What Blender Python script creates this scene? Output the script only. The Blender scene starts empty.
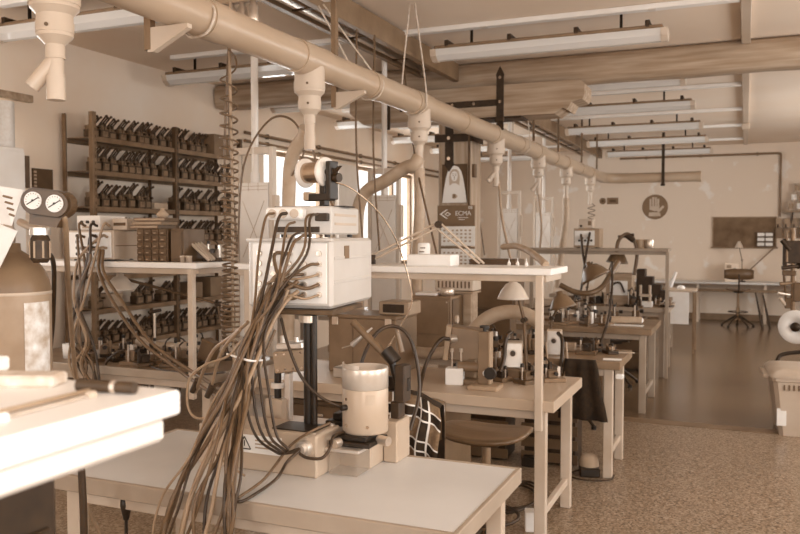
import bpy, math, random
from mathutils import Vector, Matrix
random.seed(7)
SC = bpy.context.scene
COL = SC.collection
PI = math.pi
# ------------------------------------------------------------------ camera
EYE = Vector((0, 0, 1.62)); FPX = 809.0
YAW = math.atan(345 / FPX); PITCH = math.atan(32 / FPX)
cam_d = bpy.data.cameras.new('camera'); cam = bpy.data.objects.new('camera', cam_d); COL.objects.link(cam)
cam.location = EYE; cam.rotation_euler = (PI / 2 - PITCH, 0, YAW)
cam_d.sensor_width = 36; cam_d.lens = FPX / 800 * 36; cam_d.clip_start = .05; cam_d.clip_end = 100
SC.camera = cam
cam_d.dof.use_dof = True; cam_d.dof.focus_distance = 3.3; cam_d.dof.aperture_fstop = 5.0
# ------------------------------------------------------------------ world, daylight, flash, exposure
wd = bpy.data.worlds.new('daylight'); SC.world = wd; wd.use_nodes = True
wd.node_tree.nodes['Background'].inputs[0].default_value = (1, .99, .965, 1)
wd.node_tree.nodes['Background'].inputs[1].default_value = 2.2
SC.view_settings.view_transform = 'Standard'; SC.view_settings.look = 'None'
SC.view_settings.gamma = 1; SC.view_settings.use_curve_mapping = False
SC.view_settings.exposure = -0.44
SC.cycles.use_denoising = True
SC.cycles.max_bounces = 8; SC.cycles.diffuse_bounces = 5; SC.cycles.transparent_max_bounces = 12
def area(name, loc, rot, sx, sy, watts):
    d = bpy.data.lights.new(name, 'AREA'); d.shape = 'RECTANGLE'; d.size = sx; d.size_y = sy; d.energy = watts
    d.color = (1, .99, .965)
    o = bpy.data.objects.new(name, d); COL.objects.link(o); o.location = loc; o.rotation_euler = rot
    return o
# daylight at the window openings (left wall, right wall, wall behind the photographer)
WIN_L = [(3.1, 4.75, 1.15, 2.66), (8.75, 10.45, 1.1, 2.72), (11.4, 13.9, 1.1, 2.72)]
WIN_R = [(-1.6, .6, 1.0, 2.75), (1.9, 4.1, 1.0, 2.75), (5.4, 7.6, 1.0, 2.75), (10.6, 12.8, 1.0, 2.75)]  # last opening is unseen, added to brighten the far end of the room
WIN_B = [(-4.6, -2.2, 1.0, 2.75), (-1.0, 1.6, 1.0, 2.75)]
for y0, y1, z0, z1 in WIN_L:
    area('window_daylight', (-5.98, (y0 + y1) / 2, (z0 + z1) / 2), (0, -PI / 2, 0), z1 - z0, y1 - y0, 52 * (y1 - y0))
for y0, y1, z0, z1 in WIN_R:
    area('window_daylight', (3.38, (y0 + y1) / 2, (z0 + z1) / 2), (0, PI / 2, 0), z1 - z0, y1 - y0, (76 if y0 < 8 else 118) * (y1 - y0))
for x0, x1, z0, z1 in WIN_B:
    area('window_daylight', ((x0 + x1) / 2, -2.98, (z0 + z1) / 2), (PI / 2, 0, 0), x1 - x0, z1 - z0, 52 * (x1 - x0))
# the photographer's flash gun, up and left of the lens
fl_d = bpy.data.lights.new('flash_gun', 'POINT'); fl_d.energy = 47; fl_d.shadow_soft_size = .025
fl = bpy.data.objects.new('flash_gun', fl_d); COL.objects.link(fl); fl.location = (-.10, -.04, 1.72)
# ------------------------------------------------------------------ helpers
_F = Vector((-math.sin(YAW) * math.cos(PITCH), math.cos(YAW) * math.cos(PITCH), -math.sin(PITCH)))
_R = Vector((math.cos(YAW), math.sin(YAW), 0)); _U = _R.cross(_F)
def W(x, y, Y=None, z=None, X=None):
    """surveying: the point of the room at photo position x, y on the plane of known depth, height or side distance"""
    d = _F * FPX + _R * (x - 400) + _U * (267 - y)
    t = Y / d.y if Y is not None else ((z - EYE.z) / d.z if z is not None else X / d.x)
    return EYE + d * t
def RX(a): return Matrix.Rotation(a, 4, 'X')
def RY(a): return Matrix.Rotation(a, 4, 'Y')
def RZ(a): return Matrix.Rotation(a, 4, 'Z')
def T(*p): return Matrix.Translation(Vector(p if len(p) == 3 else p[0]))
def smooth_path(pts, k=6):
    P = [Vector(p) for p in pts]
    if len(P) < 3: return P
    out = []
    for i in range(len(P) - 1):
        a = P[i - 1] if i else P[0] * 2 - P[1]
        b, c = P[i], P[i + 1]
        d = P[i + 2] if i + 2 < len(P) else c * 2 - b
        for j in range(k):
            t = j / k
            out.append(.5 * (2 * b + (c - a) * t + (2 * a - 5 * b + 4 * c - d) * t * t + (3 * b - a - 3 * c + d) * t ** 3))
    out.append(P[-1]); return out
class G:
    def __init__(s): s.v = []; s.f = []; s.sm = []; s.M = Matrix.Identity(4)
    def at(s, M): s.M = M; return s
    def add(s, vs, fs, smooth=False, M=None):
        n = len(s.v); m = s.M @ M if M is not None else s.M
        s.v += [tuple(m @ Vector(v)) for v in vs]
        for f in fs: s.f.append([i + n for i in f]); s.sm.append(smooth)
        return s
    def box(s, c, d, b=.004, M=None):
        x, y, z = d[0] / 2, d[1] / 2, d[2] / 2; b = min(b, x * .45, y * .45, z * .45)
        C = Matrix.Translation(Vector(c)); C = C @ M if M is not None else C
        if b <= 0:
            vs = [(i, j, k) for i in (-x, x) for j in (-y, y) for k in (-z, z)]
            return s.add(vs, [(0, 1, 3, 2), (4, 6, 7, 5), (0, 4, 5, 1), (2, 3, 7, 6), (0, 2, 6, 4), (1, 5, 7, 3)], False, C)
        vs = []; ix = {}
        for i in (-1, 1):
            for j in (-1, 1):
                for k in (-1, 1):
                    ix[i, j, k] = len(vs)
                    vs += [(i * x, j * (y - b), k * (z - b)), (i * (x - b), j * y, k * (z - b)), (i * (x - b), j * (y - b), k * z)]
        fs = []
        q = ((-1, -1), (1, -1), (1, 1), (-1, 1))
        for sg in (-1, 1):
            a = [ix[sg, u, w] for u, w in q]; fs.append(a if sg > 0 else a[::-1])
            a = [ix[u, sg, w] + 1 for u, w in q]; fs.append(a[::-1] if sg > 0 else a)
            a = [ix[u, w, sg] + 2 for u, w in q]; fs.append(a if sg > 0 else a[::-1])
        for i in (-1, 1):
            for j in (-1, 1):
                a = [ix[i, j, -1], ix[i, j, -1] + 1, ix[i, j, 1] + 1, ix[i, j, 1]]; fs.append(a if i * j > 0 else a[::-1])
                a = [ix[i, -1, j], ix[i, -1, j] + 2, ix[i, 1, j] + 2, ix[i, 1, j]]; fs.append(a[::-1] if i * j > 0 else a)
                a = [ix[-1, i, j] + 1, ix[-1, i, j] + 2, ix[1, i, j] + 2, ix[1, i, j] + 1]; fs.append(a if i * j > 0 else a[::-1])
                for k in (-1, 1):
                    n = ix[i, j, k]; fs.append([n, n + 1, n + 2] if i * j * k > 0 else [n + 2, n + 1, n])
        return s.add(vs, fs, False, C)
    def span(s, a, b_, bev=.004):
        return s.box([(a[i] + b_[i]) / 2 for i in range(3)], [abs(b_[i] - a[i]) for i in range(3)], bev)
    def cyl(s, p0, p1, r, r1=None, n=16, caps=True):
        p0, p1 = Vector(p0), Vector(p1); r1 = r if r1 is None else r1; d = p1 - p0
        if d.length < 1e-6: return s
        Q = Matrix.Translation(p0) @ d.to_track_quat('Z', 'Y').to_matrix().to_4x4(); L = d.length
        ring = [(math.cos(2 * PI * i / n), math.sin(2 * PI * i / n)) for i in range(n)]
        vs = [(r * c, r * q, 0) for c, q in ring] + [(r1 * c, r1 * q, L) for c, q in ring]
        s.add(vs, [(i, (i + 1) % n, n + (i + 1) % n, n + i) for i in range(n)], True, Q)
        if caps:
            if r > 0: s.add(vs[:n], [tuple(range(n))[::-1]], False, Q)
            if r1 > 0: s.add(vs[n:], [tuple(range(n))], False, Q)
        return s
    def tube(s, pts, r, n=8, k=6, caps=True):
        P = smooth_path(pts, k); m = len(P)
        rr = r if isinstance(r, (list, tuple)) else None
        vs = []; ref = None
        for i, p in enumerate(P):
            t = (P[min(i + 1, m - 1)] - P[max(i - 1, 0)]).normalized()
            if ref is None: ref = Vector((0, 0, 1)) if abs(t.z) < .9 else Vector((1, 0, 0))
            ref = (ref - t * ref.dot(t)).normalized(); bn = t.cross(ref)
            if rr:
                u = i / (m - 1) * (len(rr) - 1); j = min(int(u), len(rr) - 2); q = rr[j] + (rr[j + 1] - rr[j]) * (u - j)
            else: q = r
            for a in range(n):
                an = 2 * PI * a / n; vs.append(p + ref * (q * math.cos(an)) + bn * (q * math.sin(an)))
        fs = [(i * n + a, i * n + (a + 1) % n, (i + 1) * n + (a + 1) % n, (i + 1) * n + a) for i in range(m - 1) for a in range(n)]
        s.add(vs, fs, True)
        if caps: s.add(vs[:n], [tuple(range(n))[::-1]]); s.add(vs[-n:], [tuple(range(n))])
        return s
    def lathe(s, prof, c=(0, 0, 0), n=24, M=None, smooth=True):
        C = Matrix.Translation(Vector(c)); C = C @ M if M is not None else C
        vs = [(max(r, 1e-5) * math.cos(2 * PI * i / n), max(r, 1e-5) * math.sin(2 * PI * i / n), z) for r, z in prof for i in range(n)]
        fs = [(j * n + i, j * n + (i + 1) % n, (j + 1) * n + (i + 1) % n, (j + 1) * n + i) for j in range(len(prof) - 1) for i in range(n)]
        return s.add(vs, fs, smooth, C)
    def prism(s, poly, h, M=None):
        n = len(poly); vs = [(x, y, 0) for x, y in poly] + [(x, y, h) for x, y in poly]
        return s.add(vs, [tuple(range(n))[::-1], tuple(range(n, 2 * n))] + [(i, (i + 1) % n, n + (i + 1) % n, n + i) for i in range(n)], False, M)
    def build(s, name, mat, parent=None):
        me = bpy.data.meshes.new(name); me.from_pydata(s.v, [], s.f); me.polygons.foreach_set('use_smooth', s.sm)
        me.materials.append(MAT[mat]); me.update()
        o = bpy.data.objects.new(name, me); COL.objects.link(o)
        if parent is not None: o.parent = parent
        return o
def tag(o, label=None, cat=None, group=None, kind=None):
    for k, v in (('label', label), ('category', cat), ('group', group), ('kind', kind)):
        if v: o[k] = v
    return o
def thing(name, label, cat, loc=(0, 0, 0), rz=0, group=None):
    o = bpy.data.objects.new(name, None); COL.objects.link(o); o.empty_display_size = .05
    o.location = loc; o.rotation_euler = (0, 0, rz); return tag(o, label, cat, group)
def copy_tree(o, parent=None):
    c = o.copy(); COL.objects.link(c); c.parent = parent
    for ch in list(o.children): copy_tree(ch, c)
    return c
def dup(o, loc, rz=0, label=None, group=None):
    c = copy_tree(o); c.location = loc; c.rotation_euler = (0, 0, rz)
    return tag(c, label, None, group)
def single(name, g, mat, label, cat, group=None): return tag(g.build(name, mat), label, cat, group)
def struct(name, g, mat, parent=None):
    o = g.build(name, mat, parent)
    if parent is None: o['kind'] = 'structure'
    return o
def text_part(name, body, size, mat, parent, M, extrude=.0006):
    cu = bpy.data.curves.new('t', 'FONT'); cu.body = body; cu.size = size; cu.align_x = 'CENTER'; cu.align_y = 'CENTER'; cu.extrude = extrude
    t = bpy.data.objects.new('t', cu); COL.objects.link(t); bpy.context.view_layer.update()
    me = bpy.data.meshes.new_from_object(t.evaluated_get(bpy.context.evaluated_depsgraph_get()))
    bpy.data.objects.remove(t); bpy.data.curves.remove(cu)
    me.materials.clear(); me.materials.append(MAT[mat]); me.transform(M)
    o = bpy.data.objects.new(name, me); COL.objects.link(o); o.parent = parent; return o
# ------------------------------------------------------------------ materials: the photograph is a sepia print, so every colour is a brown of some lightness
def lin(c): return c / 12.92 if c <= .04045 else ((c + .055) / 1.055) ** 2.4
def sep(L, s=.92):
    s *= 1 - .5 * max(0, (L - .6) / .4) + .45 * max(0, (.4 - L) / .4); d = .44 * L * (1 - L) * s
    return tuple(lin(max(0, min(1, c))) for c in (L + d, L + .002 * s, L - d)) + (1,)
MAT = {}
def mat(name, L, rough=.5, metal=0, var=.06, scale=6, bump=0, bscale=60, spec=.5, detail=4, stretch=None, sat=.92):
    m = bpy.data.materials.new(name); m.use_nodes = True; nt = m.node_tree; b = nt.nodes['Principled BSDF']
    b.inputs['Roughness'].default_value = rough; b.inputs['Metallic'].default_value = metal
    b.inputs['Specular IOR Level'].default_value = spec
    tc = nt.nodes.new('ShaderNodeTexCoord'); src = tc.outputs['Object']
    if stretch:
        mp = nt.nodes.new('ShaderNodeMapping'); mp.inputs['Scale'].default_value = stretch
        nt.links.new(src, mp.inputs[0]); src = mp.outputs[0]
    if var:
        n = nt.nodes.new('ShaderNodeTexNoise'); n.inputs['Scale'].default_value = scale; n.inputs['Detail'].default_value = detail
        r = nt.nodes.new('ShaderNodeValToRGB'); nt.links.new(src, n.inputs['Vector']); nt.links.new(n.outputs[0], r.inputs[0])
        r.color_ramp.elements[0].position = .3; r.color_ramp.elements[1].position = .7
        r.color_ramp.elements[0].color = sep(max(.02, L - var), sat); r.color_ramp.elements[1].color = sep(min(.98, L + var), sat)
        nt.links.new(r.outputs[0], b.inputs['Base Color'])
    else: b.inputs['Base Color'].default_value = sep(L)
    if bump:
        n2 = nt.nodes.new('ShaderNodeTexNoise'); n2.inputs['Scale'].default_value = bscale; nt.links.new(src, n2.inputs['Vector'])
        bp = nt.nodes.new('ShaderNodeBump'); bp.inputs['Strength'].default_value = bump; bp.inputs['Distance'].default_value = .01
        nt.links.new(n2.outputs[0], bp.inputs['Height']); nt.links.new(bp.outputs[0], b.inputs['Normal'])
    MAT[name] = m; return m
mat('wall', .88, .85, 0, .025, 1.3, .05, 90, sat=2.3)
mat('ceiling', .85, .9, 0, .02, .8, .04, 70, sat=1.8)
mat('white_paint', .86, .35, 0, .02, 5)
mat('cream_paint', .71, .4, 0, .03, 6)
mat('laminate', .82, .42, 0, .02, 3, sat=.25)
mat('laminate_white', .93, .4, 0, .015, 3)
mat('laminate_brown', .44, .4, 0, .05, 6)
mat('pvc', .63, .33, 0, .02, 2.5)
mat('pvc_light', .72, .35, 0, .02, 2.5)
mat('timber', .58, .75, 0, .09, 3, .25, 25, stretch=(.5, 8, 8))
mat('timber_post', .62, .75, 0, .08, 3, .25, 25, stretch=(8, 8, .5))
mat('wood', .55, .6, 0, .08, 4, .15, 30, stretch=(1, 6, 6))
mat('wood_light', .74, .55, 0, .05, 4, .1, 30, stretch=(1, 1, .3))
mat('plywood', .30, .32, 0, .05, 4, .05, 40, stretch=(1, 6, 1))
mat('iron', .16, .5, .3, .03, 20)
mat('dark_paint', .30, .45, 0, .03, 8)
mat('brown_paint', .42, .45, 0, .04, 6)
mat('grey_paint', .56, .45, 0, .03, 7)
mat('rack_steel', .43, .45, .3, .05, 8)
mat('rack_dark', .30, .5, .3, .05, 8)
mat('jig', .22, .5, .2, .07, 30)
mat('jig_light', .40, .5, .2, .08, 30)
mat('steel', .76, .28, .7, .05, 20)
mat('aluminium', .84, .35, .75, .02, 8)
mat('alu_paint', .68, .38, .1, .02, 6)
mat('chrome', .85, .12, 1, .01, 5)
mat('black', .10, .45, 0, .02, 20)
mat('rubber', .17, .55, 0, .03, 20)
mat('cable_dark', .17, .45, 0, .03, 20)
mat('cable_mid', .33, .42, 0, .03, 20)
mat('cable_light', .52, .4, 0, .03, 20)
mat('hose', .62, .5, 0, .05, 8)
mat('paper', .93, .8, 0, .02, 8)
mat('print_grey', .62, .8, 0, .02, 8)
mat('print_dark', .28, .8, 0, .02, 8)
mat('print_brown', .42, .7, 0, .02, 8)
mat('enamel', .76, .3, 0, .02, 6)
mat('enamel_dark', .36, .35, 0, .03, 6)
mat('cardboard', .62, .8, 0, .05, 8)
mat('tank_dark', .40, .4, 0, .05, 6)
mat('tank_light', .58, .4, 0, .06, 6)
mat('cloth_dark', .13, .95, 0, .03, 40)
mat('cloth_mid', .42, .95, 0, .05, 90)
mat('cloth_white', .88, .95, 0, .03, 40)
mat('skin_print', .72, .8, 0, .02, 10)
mat('pot_steel', .80, .3, .4, .03, 20)
mat('box_paint', .77, .38, 0, .02, 5, sat=.45)
mat('laminate_tan', .66, .42, 0, .02, 3)
mat('edge_band', .58, .5, 0, .03, 5, sat=.65)
mat('regulator', .25, .4, 0, .03, 8)
mat('copper', .66, .25, .9, .04, 30)
mat('chalkboard', .36, .75, 0, .06, 5)
mat('bin_plastic', .72, .4, 0, .02, 6)
mat('straw', .74, .7, 0, .08, 40)
def floor_mat(name, L, speck, rough):
    m = mat(name, L, rough, 0, 0); nt = m.node_tree; b = nt.nodes['Principled BSDF']
    tc = nt.nodes.new('ShaderNodeTexCoord')
    v = nt.nodes.new('ShaderNodeTexVoronoi'); v.inputs['Scale'].default_value = 95
    nt.links.new(tc.outputs['Object'], v.inputs['Vector'])
    r = nt.nodes.new('ShaderNodeValToRGB'); r.color_ramp.interpolation = 'LINEAR'
    nt.links.new(v.outputs['Color'], r.inputs[0])
    e = r.color_ramp.elements; e[0].position = .12; e[0].color = sep(L - speck); e[1].position = .5; e[1].color = sep(L)
    x = e.new(.88); x.color = sep(min(.95, L + speck * .7))
    n = nt.nodes.new('ShaderNodeTexNoise'); n.inputs['Scale'].default_value = .9; n.inputs['Detail'].default_value = 6
    nt.links.new(tc.outputs['Object'], n.inputs['Vector'])
    mx = nt.nodes.new('ShaderNodeMixRGB'); mx.blend_type = 'MULTIPLY'; mx.inputs[0].default_value = .25
    nt.links.new(r.outputs[0], mx.inputs[1]); nt.links.new(n.outputs[0], mx.inputs[2]); nt.links.new(mx.outputs[0], b.inputs['Base Color'])
floor_mat('terrazzo', .52, .20, .30)
floor_mat('lino', .38, .02, .22)
def glass_mat(name, alpha, L):
    m = bpy.data.materials.new(name); m.use_nodes = True; nt = m.node_tree; nt.nodes.clear()
    o = nt.nodes.new('ShaderNodeOutputMaterial'); mx = nt.nodes.new('ShaderNodeMixShader'); mx.inputs[0].default_value = alpha
    t = nt.nodes.new('ShaderNodeBsdfTransparent'); p = nt.nodes.new('ShaderNodeBsdfPrincipled'); p.inputs['Roughness'].default_value = .08
    p.inputs['Base Color'].default_value = sep(L)
    nt.links.new(t.outputs[0], mx.inputs[1]); nt.links.new(p.outputs[0], mx.inputs[2]); nt.links.new(mx.outputs[0], o.inputs[0]); MAT[name] = m
glass_mat('glass', .10, .8); glass_mat('diffuser', .72, .95); glass_mat('acrylic', .35, .7)
# wall of the far end: painted plaster with paler filled patches
def patch_wall():
    m = mat('wall_patched', .80, .85, 0, 0); nt = m.node_tree; b = nt.nodes['Principled BSDF']
    tc = nt.nodes.new('ShaderNodeTexCoord'); n = nt.nodes.new('ShaderNodeTexNoise'); n.inputs['Scale'].default_value = 2.6; n.inputs['Detail'].default_value = 5
    nt.links.new(tc.outputs['Object'], n.inputs['Vector'])
    r = nt.nodes.new('ShaderNodeValToRGB'); e = r.color_ramp.elements
    e[0].position = .60; e[0].color = sep(.83, 1.5); e[1].position = .66; e[1].color = sep(.90, 1.4)
    nt.links.new(n.outputs[0], r.inputs[0]); nt.links.new(r.outputs[0], b.inputs['Base Color'])
patch_wall()
# ------------------------------------------------------------------ the room
XL, XR, YB, YF, H = -5.6, 3.2, 16.6, -2.8, 3.33
struct('floor', G().span((XL, YF, -.1), (XR, 7.2, 0), 0), 'terrazzo')
struct('floor_far', G().span((XL, 7.36, -.1), (XR, YB, 0), 0), 'lino')
struct('trim_1', G().span((XL, 7.2, -.1), (XR, 7.36, .004), 0), 'laminate_brown')
struct('ceiling', G().span((XL - .3, YF - .2, H), (XR + .2, YB + .2, H + .15), 0), 'ceiling')
struct('wall_back', G().span((XL - .3, YB, -.1), (XR + .2, YB + .2, H), 0), 'wall_patched')
def side_wall(name, x0, x1, wins):
    g = G(); y = YF - .2
    for y0, y1, z0, z1 in wins:
        g.span((x0, y, -.1), (x1, y0, H), 0); g.span((x0, y0, -.1), (x1, y1, z0), 0); g.span((x0, y0, z1), (x1, y1, H), 0); y = y1
    g.span((x0, y, -.1), (x1, YB, H), 0); struct(name, g, 'wall')
side_wall('wall_left', XL - .3, XL, WIN_L); side_wall('wall_right', XR, XR + .2, WIN_R)
g = G(); x = XL
for x0, x1, z0, z1 in WIN_B:
    g.span((x, YF - .2, -.1), (x0, YF, H), 0); g.span((x0, YF - .2, -.1), (x1, YF, z0), 0); g.span((x0, YF - .2, z1), (x1, YF, H), 0); x = x1
g.span((x, YF - .2, -.1), (XR, YF, H), 0); struct('wall_front', g, 'wall')
wn = 0
def window(axis, c, y0, y1, z0, z1, nm):
    global wn; wn += 1
    def bx(g, a0, a1, b0, b1, t):
        if axis == 'x': g.span((c - t / 2, a0, b0), (c + t / 2, a1, b1), .003)
        else: g.span((a0, c - t / 2, b0), (a1, c + t / 2, b1), .003)
        return g
    root = bpy.data.objects.new('window_%d' % wn, None); COL.objects.link(root); root['kind'] = 'structure'
    g = G(); f = .06
    bx(g, y0, y1, z0, z0 + f, .07); bx(g, y0, y1, z1 - f, z1, .07)
    bx(g, y0, y0 + f, z0 + f, z1 - f, .07); bx(g, y1 - f, y1, z0 + f, z1 - f, .07); g.build('window_frame', 'brown_paint', root)
    w = (y1 - y0) / nm
    for i in range(1, nm): bx(G(), y0 + w * i - .035, y0 + w * i + .035, z0 + f, z1 - f, .06).build('mullion', 'brown_paint', root)
    for i in range(nm): bx(G(), y0 + w * i + .05, y0 + w * (i + 1) - .05, z0 + f, z1 - f, .008).build('pane', 'glass', root)
    g = G()
    if axis == 'x':
        sg = 1 if c < 0 else -1; g.span((c, y0 - .05, z0 - .03), (c + sg * .25, y1 + .05, z0), .004); g.build('window_sill', 'cream_paint', root)
for y0, y1, z0, z1 in WIN_L: window('x', -5.74, y0, y1, z0, z1, 2 if y1 - y0 < 2 else 3)
for y0, y1, z0, z1 in WIN_R: window('x', 3.3, y0, y1, z0, z1, 3)
for x0, x1, z0, z1 in WIN_B: window('y', -2.9, x0, x1, z0, z1, 3)
struct('baseboard_back', G().span((XL, 16.58, 0), (XR, 16.6, .12), .003), 'brown_paint')

def wg(root):
    g = G(); g.M = (T(root.location) @ RZ(root.rotation_euler.z)).inverted(); return g
# ------------------------------------------------------------------ timber frame across the room
beam = thing('timber_beam', 'long rough hewn timber beam spanning the room under the ceiling', 'beam', (0, 7.7, 3.06))
def hewn(x0, x1, y0, y1, z0, z1, seed):
    rnd = random.Random(seed); g = G(); n = 26; vs = []; m = 8
    for i in range(n + 1):
        x = x0 + (x1 - x0) * i / n; c = .05
        prof = [(y0 + c, z0), (y1 - c, z0), (y1, z0 + c), (y1, z1 - c), (y1 - c, z1), (y0 + c, z1), (y0, z1 - c), (y0, z0 + c)]
        vs += [(x, p[0] + rnd.uniform(-.008, .008), p[1] + (rnd.uniform(-.008, .008) if p[1] < z1 - .06 else 0)) for p in prof]
    g.add(vs, [(i * m + a, i * m + (a + 1) % m, (i + 1) * m + (a + 1) % m, (i + 1) * m + a) for i in range(n) for a in range(m)], True)
    g.add(vs[:m], [tuple(range(m))[::-1]]); g.add(vs[-m:], [tuple(range(m))]); return g
hewn(XL + .02, XR - .02, 0, .27, 0, .262, 3).build('beam_timber', 'timber', beam)
corb = thing('timber_corbel', 'short carved timber corbel on the post, strapped under the long beam', 'corbel', (-2.64, 7.56, 2.755))
prof = [(-1.15, .12), (-1.0, 0), (.98, 0), (1.06, .05), (1.10, .03), (1.14, .10), (1.24, .12), (1.26, .16), (1.26, .26), (1.22, .30), (-1.15, .30)]
G().prism(prof, .36, T(0, .36, 0) @ RX(PI / 2)).build('corbel_timber', 'timber', corb)
def strap(parent, pts_h, pts_v, yoff, tip_up, tip_dn):
    pass
g = G(); g.box((.46, -.006, .12), (.072, .012, .50), .003)
g.prism([(.424, 0), (.496, 0), (.50, .03), (.46, .11), (.42, .03)], .012, T(0, 0, .37) @ RX(PI / 2)); g.build('iron_strap', 'iron', corb)
G().box((-.07, -.006, .135), (1.02, .012, .062), .003).build('iron_strap', 'iron', corb)
G().box((.42, .12, -.012), (.5, .26, .018), .003).box((.46, -.01, -.03), (.09, .05, .05), .004).build('iron_strap', 'iron', corb)
for bx, bz in ((.46, .37), (.46, .14), (.2, .135), (-.02, .135), (-.3, .135)): G().cyl((bx, -.012, bz), (bx, -.022, bz), .016, n=8).build('bolt', 'chrome', corb)
g = G(); g.box((-.72, -.006, .1), (.06, .012, .34), .003); g.prism([(-.75, 0), (-.69, 0), (-.68, .03), (-.72, .1), (-.76, .03)], .012, T(0, 0, .27) @ RX(PI / 2)); g.build('iron_strap', 'iron', corb)
post = thing('timber_post', 'square timber post with a black iron cross strap and pinned prints', 'post', (-2.64, 7.72, 0))
G().box((0, 0, 1.377), (.34, .34, 2.754), .02).build('post_timber', 'timber_post', post)
g = G(); g.box((-.05, -.176, 2.55), (.085, .012, .42), .003); g.prism([(-.0925, 0), (-.0075, 0), (0, -.03), (-.05, -.10), (-.1, -.03)], .012, T(0, -.17, 2.34) @ RX(PI / 2)); g.build('iron_strap', 'iron', post)
G().box((.0, -.184, 2.57), (.40, .012, .075), .003).build('iron_strap', 'iron', post)
G().box((.19, -.02, 2.57), (.012, .34, .075), .003).build('iron_strap', 'iron', post)
for bz in (2.57, 2.37): G().cyl((-.05, -.19, bz), (-.05, -.20, bz), .018, n=8).build('bolt', 'chrome', post)
g = G(); g.box((.158, -.182, 2.1), (.02, .02, 1.2), .002); g.box((.185, -.1, 2.25), (.03, .07, .13), .004); g.build('conduit', 'rack_dark', post)
# veiled figure print on the post
pic = thing('figure_print', 'print of a veiled woman with clasped hands, pinned on the timber post', 'picture', (-2.635, 7.545, 2.115))
def flat(poly, d=.0012, y=0): return G().prism(poly, d, T(0, y, 0) @ RX(PI / 2))
flat([(-.13, -.18), (.13, -.18), (.13, .2), (-.13, .2)], .003).build('sheet', 'print_dark', pic)
flat([(-.128, -.178), (.128, -.178), (.112, -.06), (.09, .06), (.07, .13), (.04, .172), (0, .186), (-.04, .172), (-.07, .13), (-.09, .06), (-.112, -.06)], .001, -.003).build('veil', 'paper', pic)
flat([(-.05, -.02), (.05, -.02), (.056, .07), (.045, .125), (.02, .15), (-.02, .15), (-.045, .125), (-.056, .07)], .001, -.004).build('veil_shadow', 'skin_print', pic)
flat([(-.10, -.178), (.10, -.178), (.085, -.08), (.05, -.01), (.018, .012), (-.018, .012), (-.05, -.01), (-.085, -.08)], .001, -.0055).build('robe', 'laminate_white', pic)
flat([(-.016, .0), (.016, .0), (.018, .05), (-.018, .05)], .001, -.0048).build('neck', 'skin_print', pic)
flat([(math.cos(a) * (.036 if math.sin(a) > 0 else .034), .085 + math.sin(a) * (.046 if math.sin(a) > 0 else .054)) for a in [i * PI / 10 for i in range(20)]], .001, -.0062).build('face', 'paper', pic)
g = G(); MF = T(0, -.0073, 0) @ RX(PI / 2)
for sx in (-1, 1): g.prism([(sx * .014 - .008, .088), (sx * .014 + .008, .088), (sx * .014 + .005, .093), (sx * .014 - .005, .093)], .0008, MF); g.prism([(sx * .014 - .009, .103), (sx * .014 + .009, .103), (sx * .014 + .007, .106), (sx * .014 - .007, .106)], .0008, MF)
g.prism([(-.005, .066), (.005, .066), (.001, .084), (-.001, .084)], .0008, MF); g.prism([(-.010, .053), (0, .050), (.010, .053), (0, .057)], .0008, MF); g.build('features', 'print_brown', pic)
flat([(math.cos(a) * (.028 + .006 * math.cos(3 * a)), -.115 + math.sin(a) * .026) for a in [i * PI / 8 for i in range(16)]], .001, -.0066).build('hands', 'skin_print', pic)
flat([(-.016, -.13), (.016, -.13), (.012, -.095), (-.012, -.095)], .001, -.0077).build('heart', 'print_brown', pic)
# calendar
cal = thing('wall_calendar', 'two page wall calendar with a brown printed header, hung on the timber post', 'calendar', (-2.61, 7.52, 1.385))
G().box((0, 0, .43), (.385, .012, .19), .002).build('header', 'print_brown', cal)
for z0 in (.145, -.075):
    pg = G().box((.02, 0, z0 + .08), (.35, .006, .19), .001).build('page', 'paper', cal)
    g = G()
    for r in range(4):
        for c in range(7): g.box((-.125 + c * .044 + .005, -.004, z0 + .03 + r * .035), (.022, .001, .016), 0)
    g.build('date_print', 'print_grey', pg)
    G().box((.02, -.004, z0 + .185), (.35, .004, .018), .001).build('binding', 'print_brown', cal)
lg = G(); MM = T(-.10, -.0065, .44) @ RX(PI / 2)
lg.prism([(-.07, 0), (.0, .045), (.02, .045), (-.045, 0)], .001, MM); lg.prism([(-.07, 0), (-.045, 0), (.02, -.045), (0, -.045)], .001, MM)
lg.prism([(-.02, 0), (.015, .022), (.05, 0), (.035, 0), (.015, .012), (-.005, 0)], .001, MM); lg.prism([(-.02, 0), (-.005, 0), (.015, -.012), (.035, 0), (.05, 0), (.015, -.022)], .001, MM)
lg.build('logo', 'paper', cal)
text_part('lettering', 'ECMA', .062, 'paper', cal, T(.075, -.007, .445) @ RX(PI / 2))
text_part('lettering', '08', .042, 'paper', cal, T(.15, -.007, .50) @ RX(PI / 2))
G().box((.075, -.0065, .405), (.11, .001, .006), 0).box((.06, -.0065, .385), (.06, .001, .005), 0).build('small_print', 'paper', cal)
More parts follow.
